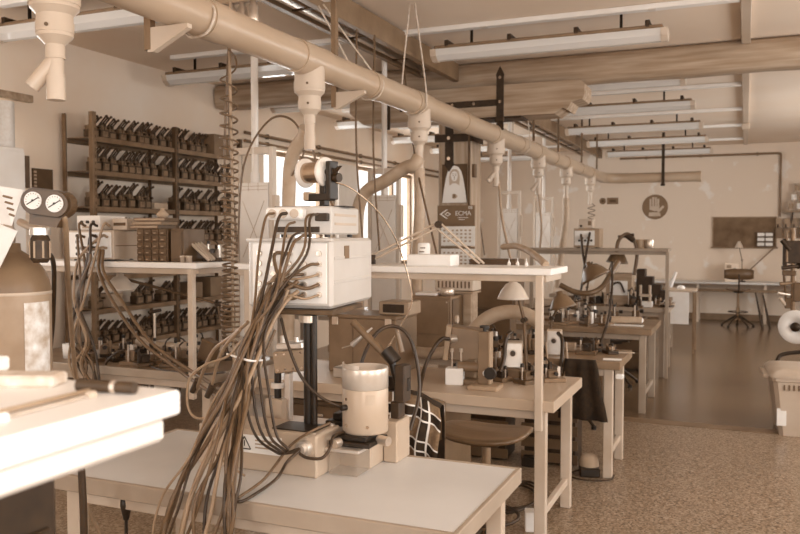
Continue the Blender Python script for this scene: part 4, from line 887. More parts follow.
# on the window side bench
lamp_shade('pale enamel lamp shade under the window side bench shelf', W(120, 290, Y=4.30), .10, .095, 0, 'enamel', [(-3.25, 4.60, .82), (-3.3, 4.58, 1.15), tuple(W(121, 278, Y=4.35))], (-3.25, 4.60, .77))
single('cup', G().lathe([(0, 0), (.038, 0), (.044, .10), (.041, .10), (.036, .006), (0, .006)], (W(58, 360, z=.77).x, W(58, 360, z=.77).y + .1, .77), 24), 'paper', 'white plastic cup on the window side bench', 'cup')
hose('flexible_hose', [W(139, 341, Y=4.62), W(150, 345, Y=4.6), W(165, 347, Y=4.58), W(185, 347, Y=4.55), W(205, 346, Y=4.5)], .036, 'hose', 'thick pale hose lying on the window side bench')
for i in range(9):
    p = W(92 + i * 13, 352 - (i % 3) * 6, z=.77); p.y = 4.15 + .28 * ((i * 37 % 10) / 10); p.x = W(92 + i * 13, 350, Y=p.y).x
    if i in (4,): continue
    gadget('small dark fixture %s on the window side bench' % ['by the white cup', 'under the lamp shade', 'with cables around it', 'beside the lamp shade', '', 'before the thick hose', 'in front of the lamp base', 'near the shelf post', 'at the right end'][i], p.x, p.y, .77, .12, .11, [.10, .15, .08, .17, 0, .09, .19, .13, .16][i], i * .6, 20 + i, 'brown_paint' if i % 2 else 'dark_paint')
st = thing('clamp_stand', 'slim clamp stand with a crossbar on the window side bench', 'stand', (W(155, 355, Y=4.5).x, 4.5, .77))
G().box((0, 0, .01), (.12, .10, .02), .003).build('stand_base', 'iron', st); G().cyl((0, 0, .02), (0, 0, .33), .009, n=10).build('rod', 'steel', st); G().cyl((-.04, -.01, .31), (.06, -.01, .33), .012, n=10).build('crossbar', 'iron', st)
sb = thing('spray_bottle', 'small pale bottle with a nozzle at the end of the window side bench', 'bottle', (W(211, 338, Y=4.3).x, 4.3, .77))
G().lathe([(0, 0), (.032, 0), (.034, .01), (.034, .085), (.015, .10), (.013, .115), (0, .115)], (0, 0, 0), 20).build('bottle_body', 'grey_paint', sb); G().cyl((0, 0, .115), (0, 0, .15), .012, n=12).build('nozzle', 'paper', sb)
single('tilted_case', G().box((0, 0, 0), (.10, .09, .13), .01, T(W(209, 350, Y=4.12)) @ RY(.35)), 'dark_paint', 'dark tilted case at the right end of the window side bench', 'case')
# ------------------------------------------------------------------ aisle end bench (right of the machine)
Z = .77
tb = thing('tilting_box', 'brown square box tilted on its pivot on the aisle end bench', 'machine', tuple(W(455, 382, z=Z)))
c = W(462, 344, Y=4.42); g = wg(tb); g.at(g.M @ T(c) @ RZ(.30) @ RY(.12)).box((.03, .05, 0), (.20, .16, .19), .005); bb = g.build('box_body', 'brown_paint', tb)
g = wg(tb); g.at(g.M @ T(c) @ RZ(.30) @ RY(.12)).box((-.085, -.01, .0), (.03, .09, .20), .004); g.build('face_plate', 'grey_paint', tb)
g = wg(tb); q = W(449, 339, Y=4.36); g.cyl(q, q + Vector((.03, .03, 0)), .024, n=16); g.build('socket', 'steel', tb)
g = wg(tb); g.cyl(W(458, 366, Y=4.35), W(482, 368, Y=4.38), .028, n=20); g.build('pivot_cylinder', 'brown_paint', tb)
g = wg(tb); q = W(470, 372, Y=4.42); g.span((q.x - .10, 4.34, Z), (q.x + .10, 4.52, Z + .03), .004).span((q.x - .04, 4.40, Z + .03), (q.x + .04, 4.47, c.z - .08), .004); g.build('pivot_base', 'rack_steel', tb)
for px in (452, 461): g = wg(tb); q = W(px, 352, Y=4.36); g.cyl((q.x, 4.36, Z + .004), (q.x, 4.36, q.z), .006, n=8).cyl((q.x, 4.36, q.z), (q.x, 4.36, q.z + .02), .012, n=8); g.build('support_rod', 'steel', tb)
wp = thing('panel_stand', 'upright brown metal stand with a black knob on a wide foot plate', 'stand', (W(487, 388, z=Z).x, 4.27, Z))
G().box((-.0, 0, .012), (.17, .13, .024), .004).build('foot_plate', 'grey_paint', wp); G().box((-.015, .03, .17), (.062, .05, .29), .004).build('upright', 'brown_paint', wp); G().box((.02, .031, .17), (.010, .06, .29), .002).build('flange', 'grey_paint', wp)
G().cyl((-.015, .03, .315), (-.015, .03, .335), .011, n=10).cyl((-.015, .03, .335), (-.015, .03, .347), .028, n=14).build('top_knob', 'black', wp); G().cyl((.03, -.0, .09), (.03, -.025, .09), .034, n=10).build('star_knob', 'black', wp); G().cyl((.005, -.0, .09), (.005, -.02, .09), .016, n=12).build('washer', 'paper', wp)
q = W(455, 384, z=Z); carton('carton', 'small open white carton under the tilting box', q.x, q.y, Z, .10, .09, .095, .2, 'paper', 'carton', False)
q = W(512, 374, z=Z)
for i, (dx, dy, h) in enumerate(((-.02, -.20, .13), (.10, -.14, .10), (.16, -.26, .12), (.02, -.02, .17))):
    gadget(['small motor fixture with a crank behind the black knobbed stand', 'small dark fixture before the lamp', 'low slide fixture at the bench end', 'taller fixture behind the crank fixture'][i], q.x + dx, q.y + dy, Z, .13, .11, h, .5 * i, 40 + i, ['brown_paint', 'rack_steel', 'dark_paint', 'brown_paint'][i])
ebox('square connector box with a plugged hose behind the knobbed stand', W(513, 345, Y=4.70).x, 4.70, Z + .06, .115, .10, .155, .25)
single('riser_block', G().box((W(513, 345, Y=4.70).x, 4.70, Z + .03), (.14, .12, .058), .003), 'rack_steel', 'low block under the connector box with the plugged hose', 'block')
cabs([W(511, 332, Y=4.62), W(507, 336, Y=4.58), W(505, 346, Y=4.56), W(504, 358, Y=4.55), W(500, 372, Y=4.5)], .012, 'cable_dark', 'dark hose hanging from the connector box behind the knobbed stand', 'cables of the aisle end bench')
lamp_shade('large pale lamp shade under the aisle end shelf', W(513, 299, Y=4.62), .094, .095, 0, 'enamel', [(W(527, 360, Y=4.7).x, 4.7, .80), tuple(W(524, 320, Y=4.68)), tuple(W(516, 286, Y=4.62))], (W(527, 360, Y=4.7).x, 4.70, Z))
hose('flexible_hose', [W(462, 345, Y=4.78), W(478, 326, Y=4.78), W(492, 316, Y=4.78), W(508, 312, Y=4.78), W(524, 314, Y=4.78), W(540, 322, Y=4.76)], .044, 'hose', 'thick pale hose arching behind the aisle end bench')
hose('flexible_hose', [W(408, 350, Y=4.76), W(425, 353, Y=4.74), W(445, 352, Y=4.72), W(462, 345, Y=4.70)], .036, 'hose', 'pale hose lying at the back of the aisle end bench')
mb = thing('metal_cabinet', 'brown sheet metal instrument cabinet on the dark topped bench', 'cabinet', (W(432, 345, Y=5.5).x, 5.62, .785))
G().box((.0, 0, .195), (.30, .26, .39), .005).build('cabinet_body', 'brown_paint', mb); G().box((0, -.134, .24), (.27, .01, .25), .003).build('front_plate', 'brown_paint', mb); G().box((.154, 0, .22), (.01, .22, .30), .003).build('side_panel', 'dark_paint', mb)
G().cyl((.16, -.05, .22), (.175, -.05, .22), .03, n=14).build('dial', 'cream_paint', mb)
for sx in (-.12, .12):
    for z in (.13, .35): G().cyl((sx, -.139, z), (sx, -.142, z), .006, n=8).build('screw', 'steel', mb)
single('tin', G().lathe([(0, 0), (.05, 0), (.055, .01), (.055, .05), (.05, .055), (0, .055)], (mb.location.x + .08, 5.6, 1.177), 20), 'steel', 'round shiny tin on top of the brown metal cabinet', 'tin')
single('paper_stack', G().box((mb.location.x - .06, 5.62, 1.186), (.16, .2, .018), .002), 'paper', 'stack of white papers on the brown metal cabinet', 'paper')
g_ = thing('grille_unit', 'pale instrument with a slotted grille beneath the aisle end shelf', 'electronics', (W(456, 284, Y=5.75).x, 5.8, 1.20)); G().box((0, 0, .05), (.30, .2, .09), .004).build('housing', 'cream_paint', g_)
for k in range(9): G().box((-.12 + k * .03, -.1015, .05), (.012, .004, .05), .001).build('slot', 'dark_paint', g_)
single('instrument_stand', G().span((g_.location.x - .1, 5.72, .785), (g_.location.x - .05, 5.88, 1.20), .004).span((g_.location.x + .07, 5.72, .785), (g_.location.x + .13, 5.88, 1.20), .004).span((g_.location.x - .15, 5.70, 1.185), (g_.location.x + .15, 5.90, 1.20), .003), 'wood', 'plain wooden stand carrying the grille instrument', 'stand')
single('dark_cabinet', G().box((W(497, 287, Y=6.9).x, 6.9, 1.19), (.42, .30, .44), .005).box((W(497, 287, Y=6.9).x, 6.74, 1.19), (.38, .02, .4), .003).span((W(497, 287, Y=6.9).x - .15, 6.8, 0), (W(497, 287, Y=6.9).x + .15, 7.0, .97), .004), 'dark_paint', 'dark cabinet standing beyond the aisle end shelf', 'cabinet')
# on the aisle end shelf
q = W(430, 262, Y=4.2); carton('carton', 'long white carton lying on the aisle end shelf', q.x + .01, 4.22, SH, .26, .14, .062, .0, 'paper', 'carton', False)
q = W(424, 255, Y=4.36); cn = thing('printed_can', 'white can with scribbled print behind the white carton', 'can', (q.x, 4.36, SH)); G().lathe([(0, 0), (.034, 0), (.036, .004), (.036, .115), (.03, .125), (0, .125)], (0, 0, 0), 22).build('can_body', 'paper', cn)
for k in range(4): G().box((-.012 + .006 * k, -.0355, .03 + .022 * k), (.03, .003, .006), 0).build('print_line', 'print_dark', cn)
la = thing('folding_lamp', 'folded parallel bar lamp arm standing on the aisle end shelf', 'lamp', (W(438, 262, Y=4.3).x, 4.3, SH))
pk = W(439, 222, Y=4.3); e0 = W(372, 258, Y=4.3); e1 = W(484, 264, Y=4.3)
for dz in (0, -.028):
    g = wg(la); g.cyl(pk + Vector((0, 0, dz)), (e0.x, 4.3, SH + .05 + dz), .0065, n=8); g.build('bar', 'cream_paint', la)
    g = wg(la); g.cyl(pk + Vector((dz * .9, 0, dz)), (e1.x + dz * .9, 4.3, SH + .012), .0065, n=8); g.build('bar', 'cream_paint', la)
g = wg(la); g.cyl(pk + Vector((0, -.02, -.014)), pk + Vector((0, .02, -.014)), .02, n=14); g.build('joint', 'iron', la)
g = wg(la); g.cyl((e0.x, 4.3, SH), (e0.x, 4.3, SH + .055), .022, n=14); g.build('clamp', 'iron', la)
hose('flexible_hose', [W(503, 247, Y=5.3), W(515, 246, Y=5.15), W(527, 250, Y=4.9), W(537, 257, Y=4.6), W(543, 262, Y=4.44), W(546, 265, Y=4.40)], .02, 'hose', 'brown hose bending down behind the aisle end shelf')
for i, px in enumerate((510, 520, 530)):
    q = W(px, 262, Y=4.4); single('bottle', G().lathe([(0, 0), (.010, 0), (.010, .014), (.003, .026), (.002, .042), (0, .042)], (q.x, 4.38 - i * .03, SH), 12), 'paper', ['tiny white dropper nearest the brown hose mouth', 'tiny white dropper between two others on the aisle end shelf', 'tiny white dropper at the hose bend'][i], 'bottle', 'droppers on the aisle end shelf')
for i, px in enumerate((556, 565)):
    q = W(px, 260, Y=7.9); single('tin', G().lathe([(0, 0), (.05, 0), (.05, .09), (0, .09)], (q.x, 8.2, .775), 18), 'steel', 'round steel tin on the paper roll bench', 'tin', 'tins on the paper roll bench')
# ------------------------------------------------------------------ dark topped bench (third row)
q = W(557, 350, z=.785); ebox('pale connector box with a black plug on the dark topped bench', q.x + .03, 5.60, .785, .105, .09, .175, .15)
cabs([W(558, 333, Y=5.52), W(562, 339, Y=5.46), W(562, 355, Y=5.40), W(560, 372, Y=5.34), W(558, 385, Y=5.3)], .013, 'cable_dark', 'black cable hanging from the pale connector box', 'cables of the dark topped bench')
for i, (px, py) in enumerate(((546, 362), (566, 362))):
    single('hose_end', G().tube([W(px, py - 20, Y=5.38), W(px + 1, py, Y=5.36), W(px - 2, py + 16, Y=5.34)], .008, 6), 'cable_light', ['pale tube hanging left of the black plug', 'pale tube hanging right of the black plug'][i], 'tube')
lamp_shade('brown enamel lamp shade tilted over the dark topped bench', W(563, 308, Y=5.8), .10, .10, -.25, 'enamel_dark', [(W(550, 345, Y=5.9).x, 5.85, .82), tuple(W(552, 318, Y=5.85)), tuple(W(565, 296, Y=5.8))], (W(550, 345, Y=5.9).x, 5.85, .785))
single('paper_card', G().box((W(611, 361, z=.785).x, 5.52, .787), (.12, .08, .003), .0005, RZ(.1)), 'paper', 'white card lying near the corner of the dark topped bench', 'card')
q = W(586, 353, z=.785)
for i in range(4): single('wire_scrap', G().tube([(q.x - .08 + .03 * i, q.y - .02 * i, .79), (q.x - .02 + .02 * i, q.y + .03, .80 + .01 * i), (q.x + .05, q.y - .03 + .02 * i, .79)], .006, 6, 5), 'cable_light', 'pale scrap of tubing in the tangle on the dark topped bench', 'tubing', 'tangle on the dark topped bench')
single('ruler', G().box((W(620, 353, z=.785).x, W(620, 353, z=.785).y, .789), (.20, .03, .006), .001, RZ(.1)), 'cream_paint', 'short pale ruler beside the white card', 'ruler')
carton('tray', 'low wooden tray on the dark topped bench beside the connector box', W(572, 345, z=.785).x, 5.86, .785, .16, .12, .05, .1, 'wood', 'tray', False)
tp = thing('tape_holder', 'white plastic cap on the leg top of the dark topped bench', 'cap', (W(620, 369, Y=5.38).x, 5.372, .70)); G().box((0, 0, .0), (.05, .05, .03), .01).build('cap_body', 'paper', tp)
# ------------------------------------------------------------------ paper roll bench (fourth row)
pr4 = thing('paper_roll', 'roll of pale paper lying on the bench by the floor strip', 'paper roll', (W(638, 317, z=.77).x, 7.9, .77)); G().cyl((-.16, -.02, .04), (.12, .03, .04), .036, n=20).build('roll', 'cardboard', pr4); G().cyl((.12, .03, .04), (.135, .033, .04), .030, .012, 16).build('roll_end', 'paper', pr4); G().box((0, -.1, .003), (.3, .12, .004), .001).build('loose_sheet', 'paper', pr4)
for i, (px, Y, h, w) in enumerate(((556, 8.0, .12, .2), (573, 7.8, .16, .16), (590, 8.1, .2, .2), (604, 7.75, .13, .15), (615, 8.2, .18, .16))):
    gadget(['low fixture beneath the brown lamp shade', 'dark fixture beside the hose bend', 'larger fixture with a lever behind the hose', 'small crank fixture near the paper roll', 'tall fixture behind the paper roll'][i], W(px, 330, Y=Y).x, Y, .77, w, w * .8, h, .4 * i, 60 + i, ['dark_paint', 'brown_paint'][i % 2])
hose('flexible_hose', [W(560, 285, Y=8.0), W(575, 292, Y=8.0), W(590, 293, Y=8.0), W(602, 287, Y=8.1), W(610, 275, Y=8.2), W(618, 262, Y=8.4)], .027, 'enamel_dark', 'brown hose bending up over the paper roll bench')
lamp_shade('brown lamp shade on a tall arm over the paper roll bench', W(596, 278, Y=8.0), .15, .14, -.5, 'enamel_dark', [(-2.3, 8.2, .8), tuple(W(585, 300, Y=8.1)), tuple(W(592, 262, Y=8.0))], (-2.3, 8.2, .77))
cabs([W(612, 262, Y=8.3), W(612, 290, Y=8.0), W(608, 320, Y=7.6), W(600, 345, Y=7.4)], .012, 'cable_dark', 'black cable falling from the hose over the paper roll bench', 'cables of the paper roll bench')
cabs([W(590, 232, Y=9.6), W(586, 255, Y=9.3), W(582, 285, Y=9.2), W(578, 300, Y=9.1)], .014, 'cable_dark', 'dark cable hanging from the screen unit on the far shelf', 'cables of the far shelf')
cabs([W(581, 234, Y=9.6), W(583, 255, Y=9.3), W(588, 280, Y=9.2)], .014, 'cable_dark', 'dark cable crossing below the screen unit on the far shelf', 'cables of the far shelf')
# ------------------------------------------------------------------ far shelf and its bench
Z5 = .79
su = thing('screen_unit', 'instrument with a pale square front on the far shelf', 'electronics', (W(588, 247, Y=9.7).x, 9.72, 1.465)); G().box((0, .0, .12), (.30, .26, .225), .006).build('housing', 'grey_paint', su); G().box((-.02, -.134, .12), (.23, .01, .17), .003).build('front_panel', 'paper', su)
for k in range(5): G().cyl((-.08 + .035 * k, -.138, .09 + .03 * (k % 2)), (-.08 + .035 * k, -.16, .09 + .03 * (k % 2)), .013, n=8).build('socket', 'iron', su)
for sx in (-1, 1): G().box((sx * .11, 0, .004), (.03, .2, .008), .001).build('foot', 'black', su)
s2 = thing('screen_unit', 'small white unit stacked on the pale fronted instrument', 'electronics', (su.location.x - .02, 9.72, 1.698)); G().box((0, 0, .055), (.17, .18, .108), .006).build('housing', 'cream_paint', s2); G().cyl((-.05, -.09, .03), (-.05, -.1, .03), .014, n=10).build('socket', 'iron', s2); G().box((.05, -.091, .06), (.04, .004, .05), .001).build('label_strip', 'print_brown', s2)
for i, px in enumerate((640, 649)):
    single('tin', G().lathe([(0, 0), (.05, 0), (.052, .004), (.052, .10), (.05, .104), (0, .104)], (W(px, 248, Y=9.75).x, 9.75, 1.465), 20), ['grey_paint', 'steel'][i], ['grey tin beside the cable arch on the far shelf', 'shiny tin at the far shelf end'][i], 'tin')
single('cable_arch', G().tube([W(616, 252, Y=9.55), W(619, 240, Y=9.6), W(627, 234, Y=9.65), W(634, 240, Y=9.7), W(637, 255, Y=9.7), W(634, 275, Y=9.7)], .022, 8), 'cable_mid', 'bunch of hoses arching over the far shelf', 'hose')
single('hose_valve', G().cyl(W(618, 237, Y=9.62), W(634, 235, Y=9.66), .02, n=10).cyl(W(627, 236, Y=9.62), W(634, 241, Y=9.62), .03, n=10), 'iron', 'dark valve clamped on the hoses of the far shelf', 'valve')
lamp_shade('dark lamp shade hanging below the far shelf', W(617, 263, Y=9.75), .13, .14, .1, 'enamel_dark', [(W(612, 300, Y=10.2).x, 10.2, .84), tuple(W(606, 280, Y=10.0)), tuple(W(616, 248, Y=9.9))], (W(612, 300, Y=10.2).x, 10.2, Z5))
mt = thing('press_machine', 'pale box machine with a white panel on the far crowded bench', 'machine', (W(619, 298, Y=9.75).x, 9.85, Z5)); G().box((0, 0, .19), (.30, .26, .38), .006).build('housing', 'wood', mt); G().box((0, -.134, .21), (.20, .01, .17), .003).build('front_panel', 'paper', mt); G().tube([(-.08, -.15, .13), (-.06, -.17, .25), (.02, -.17, .27), (.07, -.16, .16)], .012, 8).build('hose_loop', 'rubber', mt)
for i, (a, h) in enumerate(((641, .42), (649, .33), (657, .24), (664, .17))):
    q = W(a, 285, Y=10.1); single('stacked_block', G().box((q.x, 10.15, Z5 + h / 2), (.099, .2, h), .004), 'iron', ['tallest dark block of the stepped row', 'second tallest dark block of the stepped row', 'second lowest dark block of the stepped row', 'lowest dark block of the stepped row'][i], 'block', 'stepped blocks on the far bench')
wm = thing('press_fixture', 'white two post fixture on the far crowded bench', 'fixture', (W(645, 292, Y=9.68).x, 9.72, Z5)); G().box((0, 0, .03), (.16, .14, .06), .004).build('fixture_base', 'paper', wm)
for sx in (-.055, .05): G().cyl((sx, 0, .06), (sx, 0, .25), .016, n=12).build('pillar', 'cream_paint', wm)
G().box((0, 0, .13), (.14, .06, .03), .003).build('cross_head', 'cream_paint', wm)
for i, (px, Y, h, w) in enumerate(((603, 9.7, .2, .14), (611, 9.68, .16, .1), (632, 9.7, .22, .12), (653, 9.95, .12, .14), (570, 9.75, .2, .2), (585, 9.8, .16, .2))):
    gadget(['black fixture left of the pale box machine', 'slim black fixture before the pale box machine', 'fixture with a lever right of the pale box machine', 'low fixture before the stepped blocks', 'fixture at the hidden end of the far bench', 'fixture under the screen unit'][i], W(px, 298, Y=Y).x, Y, Z5, w, w, h, .3 * i, 80 + i, ['black', 'black', 'dark_paint', 'brown_paint', 'brown_paint', 'dark_paint'][i])
carton('carton', 'pale carton on the front edge of the far crowded bench', W(611, 306, Y=9.62).x - .03, 9.66, Z5, .10, .10, .09, 0, 'cardboard', 'carton')
single('bottle', G().cyl(W(670, 287, Y=10.3), W(676, 272, Y=10.3), .025, .018, 12), 'paper', 'slim white tube leaning at the end of the far bench', 'tube')
# ------------------------------------------------------------------ more bench equipment seen between the machine and the shelf
bxx = thing('instrument_case', 'wide brown instrument case behind the motor pot on the aisle end bench', 'case', (W(372, 345, Y=4.6).x, 4.62, .77))
G().box((0, 0, .17), (.46, .34, .34), .006).build('case_body', 'brown_paint', bxx); G().box((0, -.005, .35), (.47, .35, .02), .004).build('lid', 'brown_paint', bxx); G().box((-.06, -.172, .17), (.006, .004, .30), .001).build('seam', 'dark_paint', bxx)
for sx in (-.18, .18): G().box((sx, -.175, .32), (.04, .012, .05), .002).build('latch', 'steel', bxx)
c9 = thing('control_case', 'grey case with a dark panel on top of the wide brown case', 'case', (W(400, 318, Y=4.62).x, 4.62, 1.131)); G().box((0, 0, .04), (.20, .2, .08), .005).build('case_body', 'grey_paint', c9); G().box((0, -.103, .04), (.14, .008, .05), .002).build('panel', 'iron', c9)
for i in range(12):
    Y = 4.2 + .09 * (i % 6); px = 86 + i * 9.5; z0 = .77
    gadget('dark clutter fixture on the window side bench, ' + ['between cup and cables', 'behind the loose cables', 'below the lamp', 'at the lamp arm', 'near the clamp stand', 'by the thick hose', 'behind the thick hose', 'against the back edge', 'before the shelf post', 'beside the shelf post', 'near the pale bottle', 'behind the tilted case'][i], W(px, 350, Y=Y).x, Y, z0, .11, .09, .07 + .03 * ((i * 5) % 4), i * .7, 120 + i, ['iron', 'dark_paint', 'jig_light'][i % 3])
for i in range(9):
    Y = 4.62 + .07 * (i % 3); px = 470 + i * 8
    if 497 < px < 530 and i % 2 or i > 6: continue
    gadget('small dark fixture along the back of the aisle end bench, ' + ['behind the tilting box', 'between box and stand', 'behind the knobbed stand', 'beside the foot plate', 'under the pale hose', 'by the connector box', 'below the lamp shade', 'near the lamp base', 'at the bench corner'][i], W(px, 362, Y=Y).x, Y, .77, .10, .09, .06 + .03 * ((i * 7) % 4), i * .9, 150 + i, ['iron', 'dark_paint', 'brown_paint'][i % 3])
for i in range(8):
    Y = 5.55 + .06 * (i % 4); px = 470 + i * 10
    gadget('dark fixture along the dark topped bench, ' + ['behind the case', 'behind the stand', 'left of the hose', 'under the hose', 'behind the connector', 'behind the lamp', 'left of the pale box', 'behind the pale box'][i], W(px, 345, Y=Y).x, Y, .785, .13, .11, .10 + .03 * ((i * 3) % 4), i * .8, 180 + i, ['iron', 'dark_paint', 'brown_paint'][i % 3])
for i, (px, Y, z, w, h) in enumerate(((574, 5.72, .785, .14, .12), (590, 5.85, .785, .12, .10), (604, 5.8, .785, .10, .07), (566, 7.7, .77, .16, .2), (580, 8.2, .77, .18, .24), (598, 7.65, .77, .14, .18), (609, 7.9, .77, .12, .12), (622, 8.25, .77, .16, .2), (595, 9.7, .79, .18, .26), (606, 9.8, .79, .14, .22), (640, 9.65, .79, .1, .14), (660, 9.8, .79, .12, .1))):
    gadget('dark far bench fixture, ' + ['right of the pale connector box', 'behind the tubing tangle', 'near the pale ruler', 'at the brown hose', 'under the brown hose bend', 'below the black cable', 'left of the paper roll', 'behind the paper roll sheet', 'under the far screen unit', 'left of the white panel machine', 'before the two post fixture', 'at the aisle end of the crowded bench'][i], W(px, 330, Y=Y).x, Y, z, w, w * .8, h, i * 1.1, 220 + i, ['iron', 'dark_paint', 'jig_light'][i % 3])
for i, (x, y, w, d, h) in enumerate(((-1.25, 5.75, .4, .3, .42), (-1.75, 5.72, .42, .3, .5), (-1.2, 7.9, .0, .0, .0))):
    if w: cr = thing('storage_crate', ['dark slatted crate under the aisle end of the dark topped bench', 'taller dark crate under the dark topped bench'][i], 'crate', (x, y, 0)); G().box((0, 0, h / 2), (w - .04, d - .04, h - .02), .003).build('crate_body', 'iron', cr); [G().box((0, -d / 2 + .01, .05 + k * .1), (w, .014, .07), .003).build('slat', 'dark_paint', cr) for k in range(int(h / .1))]
# ------------------------------------------------------------------ gas cylinder behind the near shelf
CX_, CY_ = W(10, 300, Y=2.15).x, 2.15
gc = thing('gas_cylinder', 'tall brown gas cylinder with a worn white label behind the near shelf', 'gas cylinder', (CX_, CY_, 0))
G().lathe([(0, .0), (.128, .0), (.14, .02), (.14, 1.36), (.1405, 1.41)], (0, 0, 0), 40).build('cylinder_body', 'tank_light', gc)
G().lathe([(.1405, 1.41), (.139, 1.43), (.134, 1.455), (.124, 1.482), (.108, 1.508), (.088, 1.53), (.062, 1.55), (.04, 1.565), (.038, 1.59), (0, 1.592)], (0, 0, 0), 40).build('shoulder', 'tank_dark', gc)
G().lathe([(.1395, 1.404), (.142, 1.407), (.142, 1.414), (.1395, 1.417)], (0, 0, 0), 40).build('paint_ring', 'cream_paint', gc)
n = 9; a0, a1 = -.40, .42
vs = [(.1415 * math.cos(a0 + (a1 - a0) * i / n), .1415 * math.sin(a0 + (a1 - a0) * i / n), z) for z in (.9, 1.38) for i in range(n + 1)]
m_ = mat('worn_label', .84, .8, 0, .16, 22, 0, 60)
G().add(vs, [(i, i + 1, n + 2 + i, n + 1 + i) for i in range(n)], True).build('worn_label', 'worn_label', gc)
G().lathe([(0, 1.592), (.022, 1.592), (.024, 1.64), (.018, 1.645), (.018, 1.70), (0, 1.70)], (0, 0, 0), 18).build('valve_stem', 'steel', gc)
rg = thing('gas_regulator', 'brown twin gauge gas regulator mounted on the cylinder valve', 'regulator', tuple(W(48, 232, Y=2.13)), .42)
ctr = W(49, 203, Y=2.11)
Mg = T(ctr - Vector(rg.location)); Mg = RZ(-.42) @ Mg @ RZ(.36) @ RY(.14)
def stad(w, h, n=12): return [(w * .5 * 0 + (w - h) * math.copysign(1, math.cos(a)) + h * math.cos(a), h * math.sin(a)) for a in [-PI / 2 + PI * i / n for i in range(n + 1)] + [PI / 2 + PI * i / n for i in range(n + 1)]]
G().prism(stad(.088, .048), .05, Mg @ T(0, .03, 0) @ RX(PI / 2)).build('gauge_housing', 'regulator', rg)
G().prism(stad(.083, .043), .006, Mg @ T(0, -.03, 0) @ RX(PI / 2)).build('housing_rim', 'regulator', rg)
for sx in (-1, 1):
    fc = G(); fc.cyl((sx * .038, -.034, .002), (sx * .038, -.041, .002), .032, n=28); fc.M; 
    gg = G(); gg.at(Mg); gg.cyl((sx * .038, -.034, .002), (sx * .038, -.041, .002), .030, n=28); d_ = gg.build('gauge_face', 'paper', rg)
    gg = G(); gg.at(Mg); gg.cyl((sx * .038 - .018, -.042, -.014), (sx * .038 + .020, -.042, .016), .0018, n=4); gg.cyl((sx * .038, -.041, .002), (sx * .038, -.044, .002), .004, n=8); gg.build('needle', 'black', d_)
    gg = G(); gg.at(Mg)
    for k in range(13):
        a = -.7 + k * 4.55 / 12; gg.cyl((sx * .038 + .0215 * math.cos(a), -.0415, .002 + .0215 * math.sin(a)), (sx * .038 + .0265 * math.cos(a), -.0415, .002 + .0265 * math.sin(a)), .0008, n=4)
    gg.build('scale_marks', 'print_dark', d_)
G().prism([(-.05, -.08), (.045, -.08), (.066, -.03), (-.055, -.03)], .045, Mg @ T(0, .025, 0) @ RX(PI / 2)).build('regulator_body', 'regulator', rg)
k1 = W(40, 231, Y=2.13) - Vector(rg.location); k1 = RZ(-.42) @ k1
G().cyl(k1 + Vector((0, 0, .012)), k1 - Vector((0, 0, .014)), .038, n=6).build('union_nut', 'aluminium', rg)
G().cyl(k1 - Vector((0, 0, .014)), k1 - Vector((0, 0, .032)), .026, .034, 20).cyl(k1 - Vector((0, 0, .032)), k1 - Vector((0, 0, .098)), .033, n=24).cyl(k1 - Vector((0, 0, .098)), k1 - Vector((0, 0, .112)), .033, .024, 24).build('pressure_knob', 'rubber', rg)
for k in range(7):
    a = 2 * PI * k / 7; G().cyl(k1 + Vector((.033 * math.cos(a), .033 * math.sin(a), -.036)), k1 + Vector((.033 * math.cos(a), .033 * math.sin(a), -.094)), .004, n=6).build('grip_rib', 'grey_paint', rg)
pp = W(20, 222, Y=2.14) - Vector(rg.location); G().cyl(RZ(-.42) @ pp, k1, .014, n=12).build('inlet_pipe', 'steel', rg)
for i, (poly, Y, lab, mm) in enumerate(((((0, 186), (24, 190), (12, 226), (-6, 222)), 2.06, 'white printed tag hanging on the gas regulator', 'paper'), (((-6, 222), (18, 231), (0, 268), (-12, 262)), 2.03, 'lower white tag below the printed one on the regulator', 'paper'))):
    t = thing('paper_tag', lab, 'tag', tuple(W(*poly[0], Y=Y)))
    pts = [W(x, y, Y=Y + .02 * (k % 2)) for k, (x, y) in enumerate(poly)]; nrm = Vector((.3, -1, 0)).normalized() * .002
    g = wg(t); g.add(pts + [p + nrm for p in pts], [(0, 1, 2, 3), (7, 6, 5, 4), (0, 4, 5, 1), (1, 5, 6, 2), (2, 6, 7, 3), (3, 7, 4, 0)]); g.build('sheet', mm, t)
    if i == 0:
        g = wg(t)
        for k in range(4): a = W(4 + k * 2, 196 + k * 6, Y=Y) + nrm * 3; g.cyl(a, a + Vector((.03 - .005 * k, .012, -.008)), .004, n=5)
        g.build('print_marks', 'print_brown', t)
# ------------------------------------------------------------------ on the near white shelf
NZ = 1.40
tl = thing('screwdriver', 'black handled tool lying across the near white shelf', 'tool', tuple(W(106, 384, z=NZ)))
a, b = W(78, 385, z=NZ + .009), W(135, 388, z=NZ + .009); g = wg(tl); g.cyl(a, b, .0085, n=12); g.build('handle', 'rubber', tl); g = wg(tl); d = (b - a).normalized(); g.cyl(a + d * .055, a + d * .062, .0092, n=12); g.build('ring', 'steel', tl)
for i, (p, q, r, m, lab) in enumerate((((0, 412), (100, 388), .0035, 'grey_paint', 'long pale rod on the near white shelf ending at the black tool'), ((6, 417), (88, 396), .003, 'steel', 'thin steel rod with a round tip on the near white shelf'))):
    t = thing('metal_rod', lab, 'rod', tuple(W(50, 404, z=NZ))); g = wg(t); a, b = W(*p, z=NZ + r), W(*q, z=NZ + r); g.cyl(a, b, r, n=8); g.build('shaft', m, t); g = wg(t); g.cyl(b, b + (b - a).normalized() * .012, r * 1.9, n=10); g.build('tip', 'cream_paint', t)
    if i: g = wg(t); g.cyl(a, a - (b - a).normalized() * .01, r * 2, n=10); g.build('round_end', 'paper', t)
